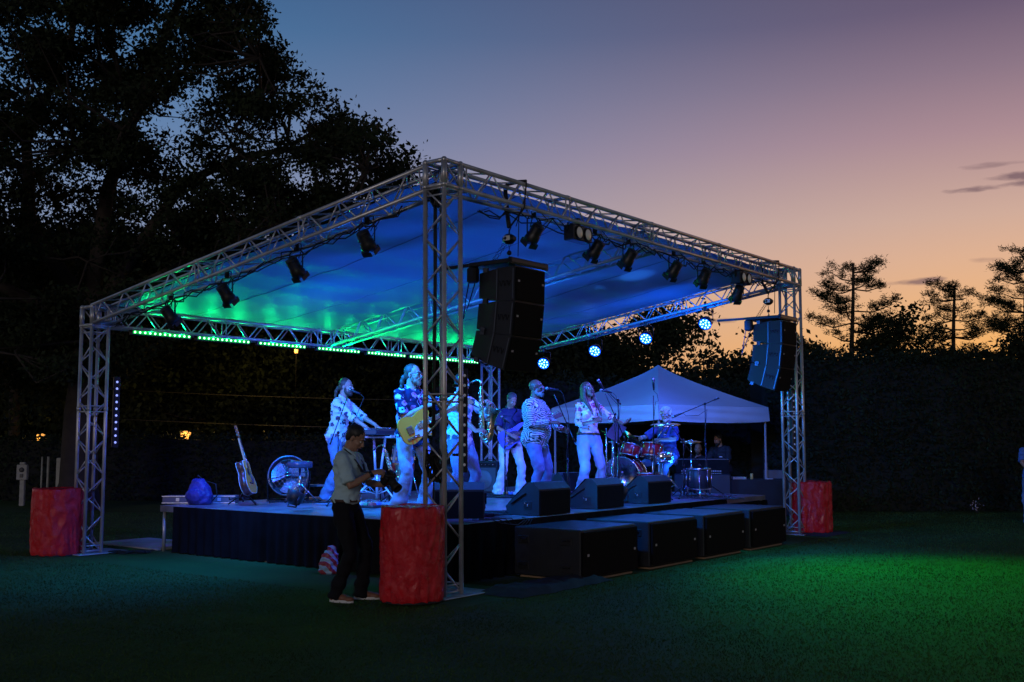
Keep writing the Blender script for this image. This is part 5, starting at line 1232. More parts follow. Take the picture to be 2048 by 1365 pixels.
stool('round stool with a thick glossy blue-lit pad in front of the fan', Vector((-3.14, 15.95, DZ)), .62)
stool('round drum stool the drummer sits on', dl, .60, .17)

# ---- drum kit ----
RLAC = mat('deep_red_drum_lacquer', (.26, .006, .012), .2, coat=.7); DHEAD = mat('white_drumhead', (.6, .6, .6), .5); BHEAD = mat('blue_grey_bass_drumhead', (.62, .64, .72), .7, noise_=.1, nscale=5); CYM = mat('bronze_cymbal', (.55, .46, .28), .22, 1, bump=.1, bscale=90)
def drum_parts(t, r, h, M=None, head=DHEAD, shell=RLAC, lugs=6, both=False):
    mb = MB(); mb.lathe([(r * .985, .012), (r, .015), (r, h - .015), (r * .985, h - .012)], 28, M=M); sh = mb.build('shell', shell, t)
    mb = MB(); mb.lathe([(.001, h - .006), (r * .98, h - .006), (r * .99, h - .002), (.001, h - .001)], 28, M=M); mb.lathe([(.001, .004), (r * .98, .004), (r * .98, .008), (.001, .009)], 28, M=M); mb.build('drumhead', head, t)
    mb = MB()
    for z0 in (-.006, h - .018): mb.lathe([(r * 1.0, z0), (r * 1.06, z0 + .002), (r * 1.06, z0 + .022), (r * 1.01, z0 + .024), (r * 1.0, z0 + .018)], 28, M=M)
    mb.build('hoop', M_CHROME, t)
    mb = MB()
    for i in range(lugs):
        a = i * 2 * PI / lugs + .2; c_, s_ = math.cos(a), math.sin(a)
        mb.cyl((r * 1.05 * c_, r * 1.05 * s_, 0), (r * 1.05 * c_, r * 1.05 * s_, h), .0045, n=5, M=M); mb.tube([(r * 1.02 * c_, r * 1.02 * s_, h * .35), (r * 1.05 * c_, r * 1.05 * s_, h * .5), (r * 1.02 * c_, r * 1.02 * s_, h * .65)], .012, 6, M=M)
    mb.build('lugs', M_CHROME, sh)
    return sh
KH = R(-140); bd = Vector((1.93, 18.02, DZ)); kf = Vector((math.cos(KH), math.sin(KH), 0)); kl = Vector((-kf.y, kf.x, 0))
t = thing('bass_drum', 'bass drum with a blue-grey front head and slanted dark lettering', 'drum', bd + Vector((-.04, 0, 0)), R(-116))
Mb = Matrix.Translation((-.20, 0, .325)) @ Matrix.Rotation(PI / 2, 4, 'Y')
drum_parts(t, .315, .40, Mb, BHEAD, RLAC, 8)
mb = MB()
for s_ in (-1, 1): mb.tube([(.12, s_ * .22, .20), (.20, s_ * .36, .012)], .012, 6)
mb.build('spur', M_CHROME, t)
fc = bpy.data.curves.new('lettering', 'FONT'); fc.body = 'Ludwig'; fc.size = .125; fc.extrude = .001; fc.align_x = 'CENTER'; fc.shear = .3
fo_ = bpy.data.objects.new('lettering', fc); C.objects.link(fo_); fo_.parent = t; fo_.location = (.2015, 0, .46); fo_.rotation_euler = (PI / 2, 0, PI / 2); fc.materials.append(M_BLK); dg_ = bpy.context.evaluated_depsgraph_get(); me_ = bpy.data.meshes.new_from_object(fo_.evaluated_get(dg_)); fm_ = bpy.data.objects.new('lettering', me_); C.objects.link(fm_); fm_.parent = t; fm_.location = fo_.location; fm_.rotation_euler = fo_.rotation_euler; bpy.data.objects.remove(fo_)
def tom(label, loc, r, h, tilt, rz):
    t = thing('rack_tom', label, 'drum', loc, rz, 'red tom drums over the bass drum')
    drum_parts(t, r, h, Matrix.Rotation(tilt, 4, 'Y'), DHEAD, RLAC, 6)
    mb = MB(); mb.tube([(-r * 1.0, 0, h * .5), (-r - .08, 0, h * .5), (-r - .10, 0, h * .2)], .011, 6); mb.build('mounting_arm', M_CHROME, t)
tom('small red rack tom drum, left one above the bass drum', Vector((1.95, 17.95, DZ + .66)), .155, .20, -.30, KH - .2); tom('larger red rack tom drum, right one above the bass drum', Vector((2.32, 17.92, DZ + .64)), .175, .22, -.28, KH + .25)
t = thing('snare_drum', 'chrome snare drum between the knees of the drummer', 'drum', Vector((2.50, 17.95, DZ + .58)), KH)
drum_parts(t, .18, .15, Matrix.Rotation(.08, 4, 'Y'), DHEAD, M_CHROME, 8)
mb = MB(); mb.cyl((0, 0, -.45), (0, 0, -.04), .012, n=8)
for a in range(3): c_, s_ = math.cos(a * 2.1), math.sin(a * 2.1); mb.cyl((0, 0, -.38), (.2 * c_, .2 * s_, -.57), .009, n=6); mb.cyl((0, 0, -.06), (.18 * c_, .18 * s_, -.01), .007, n=6)
mb.build('stand', M_CHROME, t)
for lb, (x, y), r, h in (('floor tom with a chrome shell on legs right of the drummer', (3.02, 17.42), .19, .33), ('low drum with white head between bass drum and snare', (2.22, 17.55), .19, .26)):
    t = thing('floor_tom', lb, 'drum', Vector((x, y, DZ + .14)), .4); drum_parts(t, r, h, None, DHEAD, mat('steel_blue_drum_shell', (.02, .025, .04), .4, .2) if 'legs' in lb else RLAC, 8)
    mb = MB()
    for a in range(3): c_, s_ = math.cos(a * 2.1), math.sin(a * 2.1); mb.tube([(r * 1.08 * c_, r * 1.08 * s_, h * .7), (r * 1.08 * c_, r * 1.08 * s_, -.05), (r * 1.3 * c_, r * 1.3 * s_, -.135)], .008, 6)
    mb.build('legs', M_CHROME, t)
CYG = 'cymbals of the drum kit'
def cymbal(label, base, top, r, tilt, hat=False):
    t = thing('cymbal_stand', label, 'cymbal', Vector((*base, DZ)), 0, CYG); tp = Vector(top) - Vector((*base, DZ))
    mb = MB(); mb.cyl((0, 0, .03), (0, 0, max(.3, tp.z - .35)), .013, n=8); mb.cyl((0, 0, max(.3, tp.z - .36)), tp, .008, n=8); mb.cyl((0, 0, tp.z * .5), (0, 0, tp.z * .5 + .05), .022, n=8); mb.ell(tp, (.014, .014, .02), 6); mb.build('pole', M_CHROME, t)
    for a in range(3):
        b = a * 2.1 + r * 9; mb = MB(); mb.tube([(0, 0, .30), (.26 * math.cos(b), .26 * math.sin(b), .015)], .009, 6); mb.build('leg', M_CHROME, t)
    Mc = Matrix.Translation(tp) @ Euler((tilt[0], tilt[1], 0)).to_matrix().to_4x4()
    for k_ in ((0, 1) if hat else (0,)):
        sg = -1 if k_ else 1; mb = MB(); mb.lathe([(r, 0), (r * .6, .012 * sg), (r * .22, .018 * sg), (r * .18, .03 * sg), (.01, .036 * sg), (.01, .033 * sg), (r * .17, .027 * sg), (r * .22, .015 * sg), (r * .6, .009 * sg), (r, -.002 * sg)], 36, M=Mc @ Matrix.Translation((0, 0, -.01 * k_))); mb.build('cymbal', CYM, t)
cymbal('big cymbal tipped steeply towards the woman singing', (1.98, 18.55), (1.96, 18.1, DZ + 1.00), .30, (-.1, .62)); cymbal('crash cymbal seen nearly edge on below the face of the drummer', (2.35, 18.0), (2.56, 17.9, DZ + 1.18), .25, (.14, -.04))
cymbal('hi-hat cymbal pair beside the right arm of the drummer', (2.98, 17.9), (2.98, 17.9, DZ + .90), .18, (.05, .0), True); cymbal('cymbal held low at the left edge of the drum kit', (1.66, 17.9), (1.68, 17.95, DZ + .98), .22, (-.05, .5))
t = thing('drum_rack', 'chrome clamp rack of upright tubes between the woman singing and the bass drum', 'drum rack', Vector((1.58, 17.55, DZ)), .2)
mb = MB(); rr = random.Random(3)
for x, hgt in ((-.04, 1.12), (.07, 1.0), (.15, .72)):
    mb.cyl((x, 0, .0), (x * 1.05, 0, hgt), .011, n=8)
    for i in range(int(hgt / .13)): mb.ell((x, rr.uniform(-.02, .02), .10 + i * .13), (rr.uniform(.018, .032), .022, .02), 6)
mb.tube([(-.04, 0, .20), (-.22, -.1, .01)], .009, 6); mb.tube([(.07, 0, .20), (.25, -.12, .01)], .009, 6); mb.tube([(.0, 0, .9), (.25, .1, .88)], .010, 6); mb.tube([(.05, 0, .35), (.3, .05, .33)], .010, 6)
mb.build('tubes', M_CHROME, t)
t = thing('drum_pedal', 'chrome bass drum pedal under the foot of the drummer', 'pedal', Vector((2.35, 18.28, DZ)), KH + PI)
mb = MB(); mb.box((0, 0, .012), (.30, .10, .012)); mb.box((.02, 0, .05), (.26, .085, .010), M=Matrix.Rotation(.12, 4, 'Y')); mb.build('footboard', M_CHROME, t)
mb = MB(); mb.cyl((-.13, -.05, 0), (-.13, -.05, .2), .008); mb.cyl((-.13, .05, 0), (-.13, .05, .2), .008); mb.cyl((-.13, -.05, .19), (-.13, .05, .19), .008); mb.tube([(-.13, 0, .19), (-.17, 0, .36)], .005, 5); mb.ell((-.175, 0, .37), (.03, .025, .035), 8); mb.build('beater', M_CHROME, t)
for s_, key in ((1, 'LH'), (-1, 'RH')):
    p = frame_of(D_) @ D_[key]; mb = MB(); q = kf * .34 + kl * (-s_ * .10) + V(0, 0, -.05 if s_ > 0 else .02); mb.tube([p - q * .3 - V(0, 0, -.0), p + q * .55, p + q], [.008, .007, .004], 6); mb.ell(p + q, .008, 6)
    tag(mb.build('drumstick', NECK), 'wooden drumstick in the left hand of the drummer' if s_ > 0 else 'wooden drumstick in the right hand of the drummer', 'drumstick', 'drumsticks of the drummer')

# ---- amplifiers and pedals ----
def amp(label, loc, rz, w, h, d):
    t = thing('amplifier', label, 'amplifier', loc, rz, 'amplifiers at the back of the stage')
    mb = MB(); mb.box((0, 0, h / 2), (w, d, h), bev=.015); mb.build('cabinet', M_CAB, t)
    mb = MB(); mb.box((0, -d / 2 - .003, h * .43), (w - .06, .012, h * .72), bev=.004); gr = mb.build('grille', mat('grey_speaker_cloth', (.08, .08, .09), .8), t)
    mb = MB(); mb.lathe([(.001, 0), (w * .3, 0), (w * .32, .004), (w * .3, .008), (.001, .012)], 24, M=Matrix.Translation((0, -d / 2 - .008, h * .42)) @ Matrix.Rotation(PI / 2, 4, 'X')); mb.build('speaker_cone', mat('grey_cone', (.11, .12, .14), .5), gr)
    mb = MB(); mb.box((0, -d / 2 - .003, h * .89), (w - .05, .010, h * .12), bev=.002); pn = mb.build('control_panel', M_BLKMET, t)
    mb = MB()
    for i in range(6): mb.cyl((-w * .35 + i * w * .14, -d / 2 - .008, h * .89), (-w * .35 + i * w * .14, -d / 2 - .024, h * .89), .011, n=8)
    mb.build('knobs', M_CHROME, pn)
    mb = MB(); mb.tube([(-.1, 0, h), (-.09, 0, h + .025), (.09, 0, h + .025), (.1, 0, h)], .012, 6, flat=(1, .6)); mb.build('handle', M_RUB, t)
amp('black bass amplifier cabinet left of the legs of the bass player', Vector((-.42, 19.0, DZ)), R(-25), .52, .56, .34); amp('guitar amplifier behind the saxophonist and near tower', Vector((-1.05, 18.2, DZ)), R(-20), .58, .48, .30)
def pedal(label, loc, rz, n):
    t = thing('pedal_board', label, 'pedal board', loc, rz, 'pedal boards on the stage floor'); w = n * .095 + .04
    mb = MB(); mb.box((0, 0, .02), (w, .26, .035), bev=.006); mb.build('board', M_BLK, t)
    cols = [(.5, .3, .08), (.1, .2, .5), (.5, .5, .5), (.08, .3, .15), (.4, .08, .08)]
    for i in range(n):
        for j in range(2):
            mb = MB(); mb.box((-w / 2 + .065 + i * .095, -.06 + j * .12, .055), (.07, .10, .04), bev=.006); p_ = mb.build('effect_pedal', mat('pedal_paint_%s' % 'abcde'[(i + j * 2) % 5], cols[(i + j * 2) % 5], .35), t)
            mb = MB(); mb.cyl((-w / 2 + .065 + i * .095, -.08 + j * .12, .075), (-w / 2 + .065 + i * .095, -.08 + j * .12, .088), .010, n=8); mb.build('foot_switch', M_CHROME, p_)
pedal('pedal board at the feet of the bass player', Vector((.10, 17.8, DZ)), R(-30), 5); pedal('pedal board on the floor left of the guitarist', Vector((-2.05, 15.0, DZ)), R(-30), 5)
led_par('unlit floor lamp aimed up at the roof beside the legs of the man singing', 0, (1.9, 18.4, 4.0), 0, loc=Vector((.85, 18.3, DZ + .20)), group='floor lamps')
for lb, p_, tg in (('added floor lamp behind the middle front floor monitor making a blue streak on the roof', Vector((1.12, 15.42, DZ + .20)), Vector((1.24, 17.5, 3.95))), ('second added floor lamp behind the middle front floor monitor making a streak on the roof', Vector((1.52, 15.30, DZ + .20)), Vector((1.96, 16.9, 4.0)))):  # added uplights; their streaks stand in for lamp reflections in the tarp
    tt = led_par(lb, 0, tg, 0, loc=p_, group='floor lamps'); aim_light('added_uplight_beam', p_ + (tg - p_).normalized() * .12, tg, 420, (.03, .26, 1), tt, .05, 11, .9)
for lb, p_, tg, pw in (('added floor lamp washing the near roof corner, hidden behind the sideways floor monitor', Vector((-.66, 13.62, DZ + .2)), S(1.3, 2.2, 4.2), 180), ('added floor lamp behind the middle front floor monitor washing the roof', S(4.75, 1.35, DZ + .2), S(4.6, 3.2, 4.0), 100), ('added floor lamp at the back left washing the left roof panel blue', S(1.15, 3.6, DZ + .2), S(2.4, 3.2, 3.9), 45), ('added floor lamp right of the drum kit washing the right roof panel', S(7.6, 1.2, DZ + .2), S(7.0, 2.6, 4.1), 120)):  # added lamps, put out of sight to turn the roof underside blue
    tt = led_par(lb, 0, tg, 0, loc=p_, group='floor lamps'); aim_light('added_roof_wash', p_ + (tg - p_).normalized() * .12, tg, pw, (.01, .14, 1), tt, .10, 130, 1)
# ---- cables on the floor ----
def floor_cables(label, c, sx, sy, n, seed, r=.0065, m=None, z=DZ):
    rr = random.Random(seed); mb = MB()
    for i in range(n):
        p = [Vector((c[0] + rr.uniform(-sx, sx), c[1] + rr.uniform(-sy, sy), 0))]; a = rr.uniform(0, 6.28)
        for j in range(14):
            a += rr.uniform(-.9, .9); q = p[-1] + Vector((math.cos(a), math.sin(a), 0)) * .12
            if abs(q.x - c[0]) > sx or abs(q.y - c[1]) > sy: a += 1.8; q = p[-1] + Vector((math.cos(a), math.sin(a), 0)) * .08
            p.append(q)
        mb.tube([(q.x, q.y, z + r + .002 + i % 3 * r * 1.4) for q in p], r, 5)
    tag(mb.build('floor_cable', m or M_RUB), label, 'cable', 'loose cables on the stage floor')
floor_cables('tangle of cables on the floor around the drum stands', (2.9, 17.4), .75, .5, 22, 1, m=mat('glossy_grey_cable', (.05, .06, .08), .3))
floor_cables('tangle of cables behind the near tower beside the front floor monitor', (-.30, 13.55), .30, .42, 16, 2)
floor_cables('pale cables around the keyboard stand', (-2.1, 15.9), .7, .6, 12, 3, m=mat('pale_blue_cable', (.2, .25, .3), .5))
floor_cables('cables around the feet of the bass player', (-.1, 17.6), .6, .5, 12, 4)
floor_cables('cables along the stage floor between fan and stool', (-3.0, 16.3), .7, .5, 9, 5)
floor_cables('coiled cable on the grass at the left corner of the stage', (-5.35, 15.2), .28, .12, 9, 6, z=.004)
mb = MB(); e0 = S(1.55, .48, DZ + .012)
for i in range(4): mb.tube([S(1.3 + i * .12, .7, DZ + .01), S(1.4 + i * .12, .47, DZ + .012), S(1.5 + i * .1, .425, DZ - .03 - i * .012), S(1.8 + i * .07, .42, DZ - .07 - i * .01), S(1.95 + i * .05, .425, DZ - .02), S(2.0, .5, DZ + .01)], .006, 5)
tag(mb.build('hanging_cable', M_RUB), 'cables drooping over the stage edge right of the near tower', 'cable')

# ---- backpack, case, box stand, bag ----
t = thing('backpack', 'blue backpack standing at the left end of the stage', 'backpack', Vector((-4.52, 15.65, DZ)), R(-20))
mb = MB(); loft(mb, [(V(0, 0, .03), V(.19, 0, 0), V(0, .13, 0)), (V(0, 0, .12), V(.20, 0, 0), V(0, .14, 0)), (V(-.01, 0, .24), V(.165, 0, 0), V(0, .12, 0)), (V(-.03, 0, .34), V(.10, 0, 0), V(0, .08, 0))], 18); mb.ell((-.02, -.12, .13), (.14, .06, .10), 12)
put(remesh(mb, .012, 2), 'bag_body', mat('blue_nylon', (.03, .035, .20), .55, noise_=.2), t, folds(5, .012, (9, 9, 9)))
mb = MB(); mb.tube([(-.06, 0, .36), (-.03, -.02, .42), (.02, 0, .37)], .012, 6); mb.tube([(.08, .02, .34), (.24, .03, .30), (.28, .02, .14), (.18, .02, .04)], .016, 6, flat=(1, .3)); mb.build('bag_strap', M_RUB, t)
t = thing('flight_case', 'low grey equipment case lying behind the blue backpack', 'case', Vector((-4.62, 16.05, DZ)), R(4))
mb = MB(); mb.box((0, 0, .06), (1.05, .34, .10), bev=.01); mb.build('case_body', mat('grey_case', (.10, .11, .13), .5), t); mb = MB()
for z in (.012, .108): mb.box((0, -.172, z), (1.06, .012, .014))
for x in (-.3, .3): mb.box((x, -.178, .06), (.05, .012, .05))
mb.build('case_trim', M_ALU, t)
t = thing('side_bench', 'low metal rail bench behind the keyboard stool', 'bench', Vector((-2.85, 16.95, DZ)), 0)
mb = MB(); mb.box((0, 0, .22), (.9, .25, .03), bev=.005); mb.build('bench_top', mat('blue_grey_box', (.10, .11, .16), .4), t)
for s_ in (-1, 1):
    mb = MB(); mb.tube([(s_ * .4, -.1, 0), (s_ * .36, -.1, .21), (s_ * .36, .1, .21), (s_ * .4, .1, 0)], .012, 6); mb.build('leg', M_CHROME, t)
t = thing('drink_cup', 'pale cup standing on the stage floor left of the keyboard stand', 'cup', Vector((-2.28, 15.35, DZ)), 0)
mb = MB(); mb.lathe([(.032, 0), (.045, .12), (.047, .122), (.043, .12), (.031, .004)], 16); mb.build('cup', mat('mint_plastic', (.5, .62, .58), .5), t)
t = thing('shopping_bag', 'crumpled plastic bag with blue stripes on the grass behind the photographer', 'bag', Vector((-2.18, 12.95, 0)), .3)
mb = MB(); loft(mb, [(V(0, 0, .02), V(.12, 0, 0), V(0, .08, 0)), (V(0, 0, .12), V(.11, 0, 0), V(0, .07, 0)), (V(.01, 0, .22), V(.09, 0, 0), V(0, .05, 0)), (V(.03, 0, .32), V(.04, 0, 0), V(0, .02, 0))], 14)
m_ = mat('striped_bag', (.35, .10, .12), .4); n = m_.node_tree.nodes; l = m_.node_tree.links; wv = n.new('ShaderNodeTexWave'); wv.inputs['Scale'].default_value = 5; wv.inputs['Distortion'].default_value = 1.5; wv.bands_direction = 'DIAGONAL'; l.new(n['Texture Coordinate'].outputs['Object'], wv.inputs[0]); rp = n.new('ShaderNodeValToRGB'); rp.color_ramp.interpolation = 'CONSTANT'; e_ = rp.color_ramp.elements; e_[0].color = (.28, .03, .05, 1); e_[1].position = .55; e_[1].color = (.25, .42, .62, 1); l.new(wv.outputs[1], rp.inputs[0]); l.new(rp.outputs[0], n['Principled BSDF'].inputs['Base Color'])
put(remesh(mb, .010, 1), 'bag_body', m_, t, folds(2, .018, (14, 14, 14)))

# ================= pop-up canopy and mixing desk =================
cn = thing('pop_up_tent', 'white pop-up tent with a pointed top behind the right end of the stage', 'tent', Vector((3.13, 22.9, 0)), R(37.3))
q = 1.62
m_ = mat('white_canopy_cloth', (.62, .62, .64), .7, noise_=.04, nscale=2)
n = m_.node_tree.nodes; l = m_.node_tree.links; p_ = n['Principled BSDF']
mb = MB(); N_ = 24; zp, ze, zv = 3.18, 2.26, 1.94
for s_ in range(4):
    T = Matrix.Rotation(s_ * PI / 2, 4, 'Z'); vs = []
    for j in range(N_ + 1):
        f = j / N_
        for i in range(N_ + 1):
            g_ = (i / N_) * 2 - 1; x = q * f; y = q * f * g_; z = zp + (ze - zp) * (f ** .82) - .05 * math.sin(PI * f) * (1 - g_ * g_)
            vs.append((x, y, z + .006 * noise.noise(Vector((x * 3, y * 3, s_)))))
    mb.add(vs, [(j * (N_ + 1) + i, (j + 1) * (N_ + 1) + i, (j + 1) * (N_ + 1) + i + 1, j * (N_ + 1) + i + 1) for j in range(N_) for i in range(N_)], True, T)
top_ = mb.build('canopy_top', m_, cn); mb = MB()
for s_ in range(4):
    T = Matrix.Rotation(s_ * PI / 2, 4, 'Z'); vs = []
    for j in range(9):
        for i in range(49):
            g_ = i / 48 * 2 - 1; f = j / 8; z = ze + (zv - ze) * f - (1 - g_ * g_) * .02 * f + .03 * f * (g_ ** 4)
            x = q + .004 + .02 * f + .022 * math.sin(z * 38 + g_ * 2) * (1 - abs(g_)) ** .5 + .012 * noise.noise(Vector((g_ * 3, f * 2, s_)))
            vs.append((x, q * g_ * (1 + .012 * f), z))
    mb.add(vs, [(j * 49 + i, (j + 1) * 49 + i, (j + 1) * 49 + i + 1, j * 49 + i + 1) for j in range(8) for i in range(48)], True, T)
mb.build('valance', m_, cn)
for sx in (-1, 1):
    for sy in (-1, 1):
        mb = MB(); mb.box((sx * (q - .05), sy * (q - .05), .55), (.035, .035, 1.1)); mb.box((sx * (q - .05), sy * (q - .05), 1.6), (.028, .028, 1.2)); mb.box((sx * (q - .05), sy * (q - .05), .006), (.10, .10, .012)); mb.build('leg', mat('white_tent_leg', (.5, .5, .52), .4, .3), cn)
mb = MB()
for s_ in range(4):
    T = Matrix.Rotation(s_ * PI / 2, 4, 'Z'); a = q - .05
    for k_ in range(2): y0 = -a + k_ * a; mb.cyl((a, y0, 1.95), (a, y0 + a, 2.2), .012, n=6, M=T); mb.cyl((a, y0, 2.2), (a, y0 + a, 1.95), .012, n=6, M=T)
mb.build('scissor_frame', M_ALU, cn)
t = thing('mixing_desk_table', 'long table under a black cloth at the right of the tent', 'table', Vector((5.2, 22.6, 0)), R(-2))
mb = MB(); mb.box((0, 0, .735), (2.2, .7, .03)); mb.build('table_top', M_BLK, t); mb = MB(); vs = []; pa = []
for a, b in (((-1.12, .36), (-1.12, -.37)), ((-1.12, -.37), (1.12, -.37)), ((1.12, -.37), (1.12, .36))):
    for i in range(30): pa.append((a[0] + (b[0] - a[0]) * i / 30, a[1] + (b[1] - a[1]) * i / 30))
for z, am in ((.758, 0), (.5, .01), (.03, .03)):
    for i, (a, b) in enumerate(pa): w_ = am * math.sin(i * 1.1); vs.append((a + w_, b - w_, z))
mb.add(vs, [(j * 90 + i, j * 90 + i + 1, (j + 1) * 90 + i + 1, (j + 1) * 90 + i) for j in range(2) for i in range(89)]); mb.box((0, 0, .757), (2.24, .74, .006)); mb.build('cloth', mat('faded_black_cloth', (.02, .02, .02), .9), t)
t = thing('mixing_console', 'dark mixing console with rows of pale blue faders beneath the tent', 'mixing console', Vector((3.95, 22.35, .0)), R(-12))
mb = MB(); mb.box((0, 0, .44), (1.15, .5, .88), bev=.02); mb.build('road_case', M_CAB, t)
Mx = Matrix.Translation((0, .02, 1.0)) @ Matrix.Rotation(R(-62), 4, 'X'); mb = MB(); mb.box((0, 0, 0), (1.1, .05, .44), M=Matrix.Translation((0, 0, 1.0)) @ Matrix.Rotation(R(28), 4, 'X'), bev=.012); mb.build('console_body', M_BLK, t)
mb = MB(); Mk = Matrix.Translation((0, 0, 1.0)) @ Matrix.Rotation(R(28), 4, 'X')
for i in range(24):
    if i % 8 == 7: continue
    for z in (-.06, -.12): mb.box((-.42 + i * .036, -.028, z), (.014, .008, .022), M=Mk)
mb.build('faders', mat('lit_fader', (.3, .4, .7), .4, emit=(.25, .4, .9), es=.25), t)
for lb, x, y, s3, c_, nm, ct in (('stack of papers on the black table beside the console', 4.72, 22.45, (.28, .22, .05), (.35, .33, .28), 'paper_stack', 'papers'), ('white phone lying on the black table', 5.35, 22.45, (.16, .08, .012), (.6, .6, .6), 'phone', 'phone')):
    mb = MB(); mb.box((0, 0, s3[2] / 2 + .762), s3, bev=.004); tag(mb.build(nm, mat(nm + '_colour', c_, .6), loc=(x, y, 0)), lb, ct)
t = thing('drink_can', 'yellow drink can on the black table', 'can', Vector((4.98, 22.40, .762)))
mb = MB(); mb.lathe([(.026, 0), (.032, .008), (.032, .11), (.027, .122), (.025, .118)], 16); mb.build('can', mat('yellow_can', (.6, .42, .12), .4), t)
t = thing('folding_chair', 'dark folding chair behind the black table under the tent', 'chair', Vector((5.62, 23.15, 0)), R(170))
mb = MB(); mb.box((0, 0, .45), (.44, .42, .03), bev=.01); mb.build('seat', M_BLK, t); mb = MB(); mb.box((-.0, .21, .78), (.44, .03, .32), bev=.012); mb.build('backrest', mat('grey_plastic', (.08, .08, .085), .5), t)
for sx in (-1, 1):
    for sy in (-1, 1): mb = MB(); mb.cyl((sx * .2, sy * .2, 0), (sx * .2, sy * (.2 if sy > 0 else .12), .45 if sy < 0 else .95), .011, n=6); mb.build('leg', M_BLKMET, t)

# ---- power posts on the left lawn ----
def post(label, x, y, h, w, box):
    t = thing('power_post', label, 'power post', Vector((x, y, 0)), .1, 'service posts on the left lawn')
    mb = MB(); mb.box((0, 0, h / 2), (w, w, h), bev=.01); mb.build('post', M_GREYW, t)
    if box:
        mb = MB(); mb.box((0, -.04, h - .12), (.24, .14, .36), bev=.012); mb.box((0, -.04, h + .09), (.12, .1, .06), bev=.01); bx = mb.build('socket_box', M_GREYW, t)
        mb = MB(); mb.lathe([(.05, 0), (.06, .01), (.055, .02), (.001, .02)], 16, M=Matrix.Translation((0, -.112, h - .06)) @ Matrix.Rotation(PI / 2, 4, 'X')); mb.box((0, -.12, h - .2), (.07, .02, .09)); mb.build('socket', mat('dark_grey_socket', (.06, .06, .065), .5), bx)
    return t
post('grey power post with a socket box at the far left of the lawn', -11.75, 25.9, .92, .11, True)
t = post('pair of slim grey posts behind the far left barrel', -10.65, 25.4, 1.15, .15, False)
mb = MB(); mb.cyl((-.28, .0, 0), (-.28, 0, 1.18), .028, n=8); mb.cyl((-.42, .0, 0), (-.42, 0, 1.18), .02, n=8); mb.build('conduit', M_GREYW, t)
# ================= trees, hedges =================
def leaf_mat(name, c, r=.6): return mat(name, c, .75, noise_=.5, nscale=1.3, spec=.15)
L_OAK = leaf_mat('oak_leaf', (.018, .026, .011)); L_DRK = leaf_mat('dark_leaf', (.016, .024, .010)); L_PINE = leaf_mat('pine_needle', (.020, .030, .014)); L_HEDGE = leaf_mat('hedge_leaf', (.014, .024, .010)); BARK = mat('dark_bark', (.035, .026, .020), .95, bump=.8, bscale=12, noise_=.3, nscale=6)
def leaves(cent, size, rng, aspect=.5, flat=0):
    """diamond leaves at cent, random facing"""
    n = len(cent); d = rng.normal(size=(n, 3)); d[:, 2] *= (1 - flat); d /= np.linalg.norm(d, axis=1)[:, None] + 1e-9
    e = rng.normal(size=(n, 3)); e -= d * (e * d).sum(1)[:, None]; e /= np.linalg.norm(e, axis=1)[:, None] + 1e-9
    s = size * (.6 + .8 * rng.random(n))[:, None]
    P = np.empty((n, 4, 3)); P[:, 0] = cent - d * s * .5; P[:, 1] = cent + e * s * aspect * .5; P[:, 2] = cent + d * s * .5; P[:, 3] = cent - e * s * aspect * .5
    return P
def clump_leaves(cl, per, rad, size, rng, aspect=.5, squash=.7):
    n = len(cl); c = np.repeat(cl, per, 0); o = rng.normal(size=(n * per, 3)) * rad * np.array([1, 1, squash]); return leaves(c + o, size, rng, aspect)
def limb_tubes(mb, base, targets, r0, rng, bend=.15):
    """branches joining the targets to the nearest earlier branch point"""
    pts = [(Vector(base), r0)]
    for t_ in targets:
        t_ = Vector(t_); j = min(range(len(pts)), key=lambda i: (pts[i][0] - t_).length + .25 * max(0, pts[i][0].z - t_.z) + (.15 / max(pts[i][1], .01)) * .1)
        p, r = pts[j]; L = (t_ - p).length
        if L < .05: continue
        n = max(2, int(L / .6) + 1); r1 = max(.008, r * .42); ra = min(r * .75, .02 + L * .022); path = []; rad = []
        for i in range(n + 1):
            f = i / n; w_ = Vector(rng.normal(size=3)) * bend * L * .12 * math.sin(PI * f); q = p.lerp(t_, f) + w_ - Vector((0, 0, 1)) * bend * L * .25 * math.sin(PI * f) * (.0 if f > .9 else 1); path.append(q); rad.append(ra + (min(r1, ra * .4) - ra) * f); 
        mb.tube(path, rad, 5, cap=False)
        pts += [(path[i], rad[i]) for i in range(1, n + 1)]
    return pts

# --- the big oak at the left ---
rng = np.random.default_rng(11)
ok = thing('oak_tree', 'huge dark oak filling the upper left of the picture behind the stage', 'tree', Vector((-9.9, 24.5, 0)))
# crown hull in (x, z) at the tree, thick in y
hull = [(-16, 20), (-6.6, 14.0), (-5.9, 12.3), (-5.35, 11.3), (-5.0, 10.6), (-4.2, 10.0), (-3.6, 9.3), (-2.8, 8.9), (-2.2, 8.5), (-1.55, 7.9), (-1.6, 7.1), (-2.5, 6.5), (-4.2, 5.9), (-5.8, 5.2), (-7.8, 3.6), (-10, 2.6), (-16, 2.2)]
def inside(x, z, P=hull):
    r = False; j = len(P) - 1
    for i in range(len(P)):
        if (P[i][1] > z) != (P[j][1] > z) and x < (P[j][0] - P[i][0]) * (z - P[i][1]) / (P[j][1] - P[i][1]) + P[i][0]: r = not r
        j = i
    return r
cl = []; lumps = []
while len(lumps) < 520:
    x = rng.uniform(-15, -1.7); z = rng.uniform(2.6, 14.4); y = rng.normal() * 1.7; ys_ = 24.5 / (24.5 + y)
    if inside(x * ys_, 1.6 + (z - 1.6) * ys_) and noise.noise(Vector((x * .5, z * .6, 1.7))) > (-.32 if z > 5 and x < -4 else -1): lumps.append((x, y, z, rng.uniform(.25, .75)))
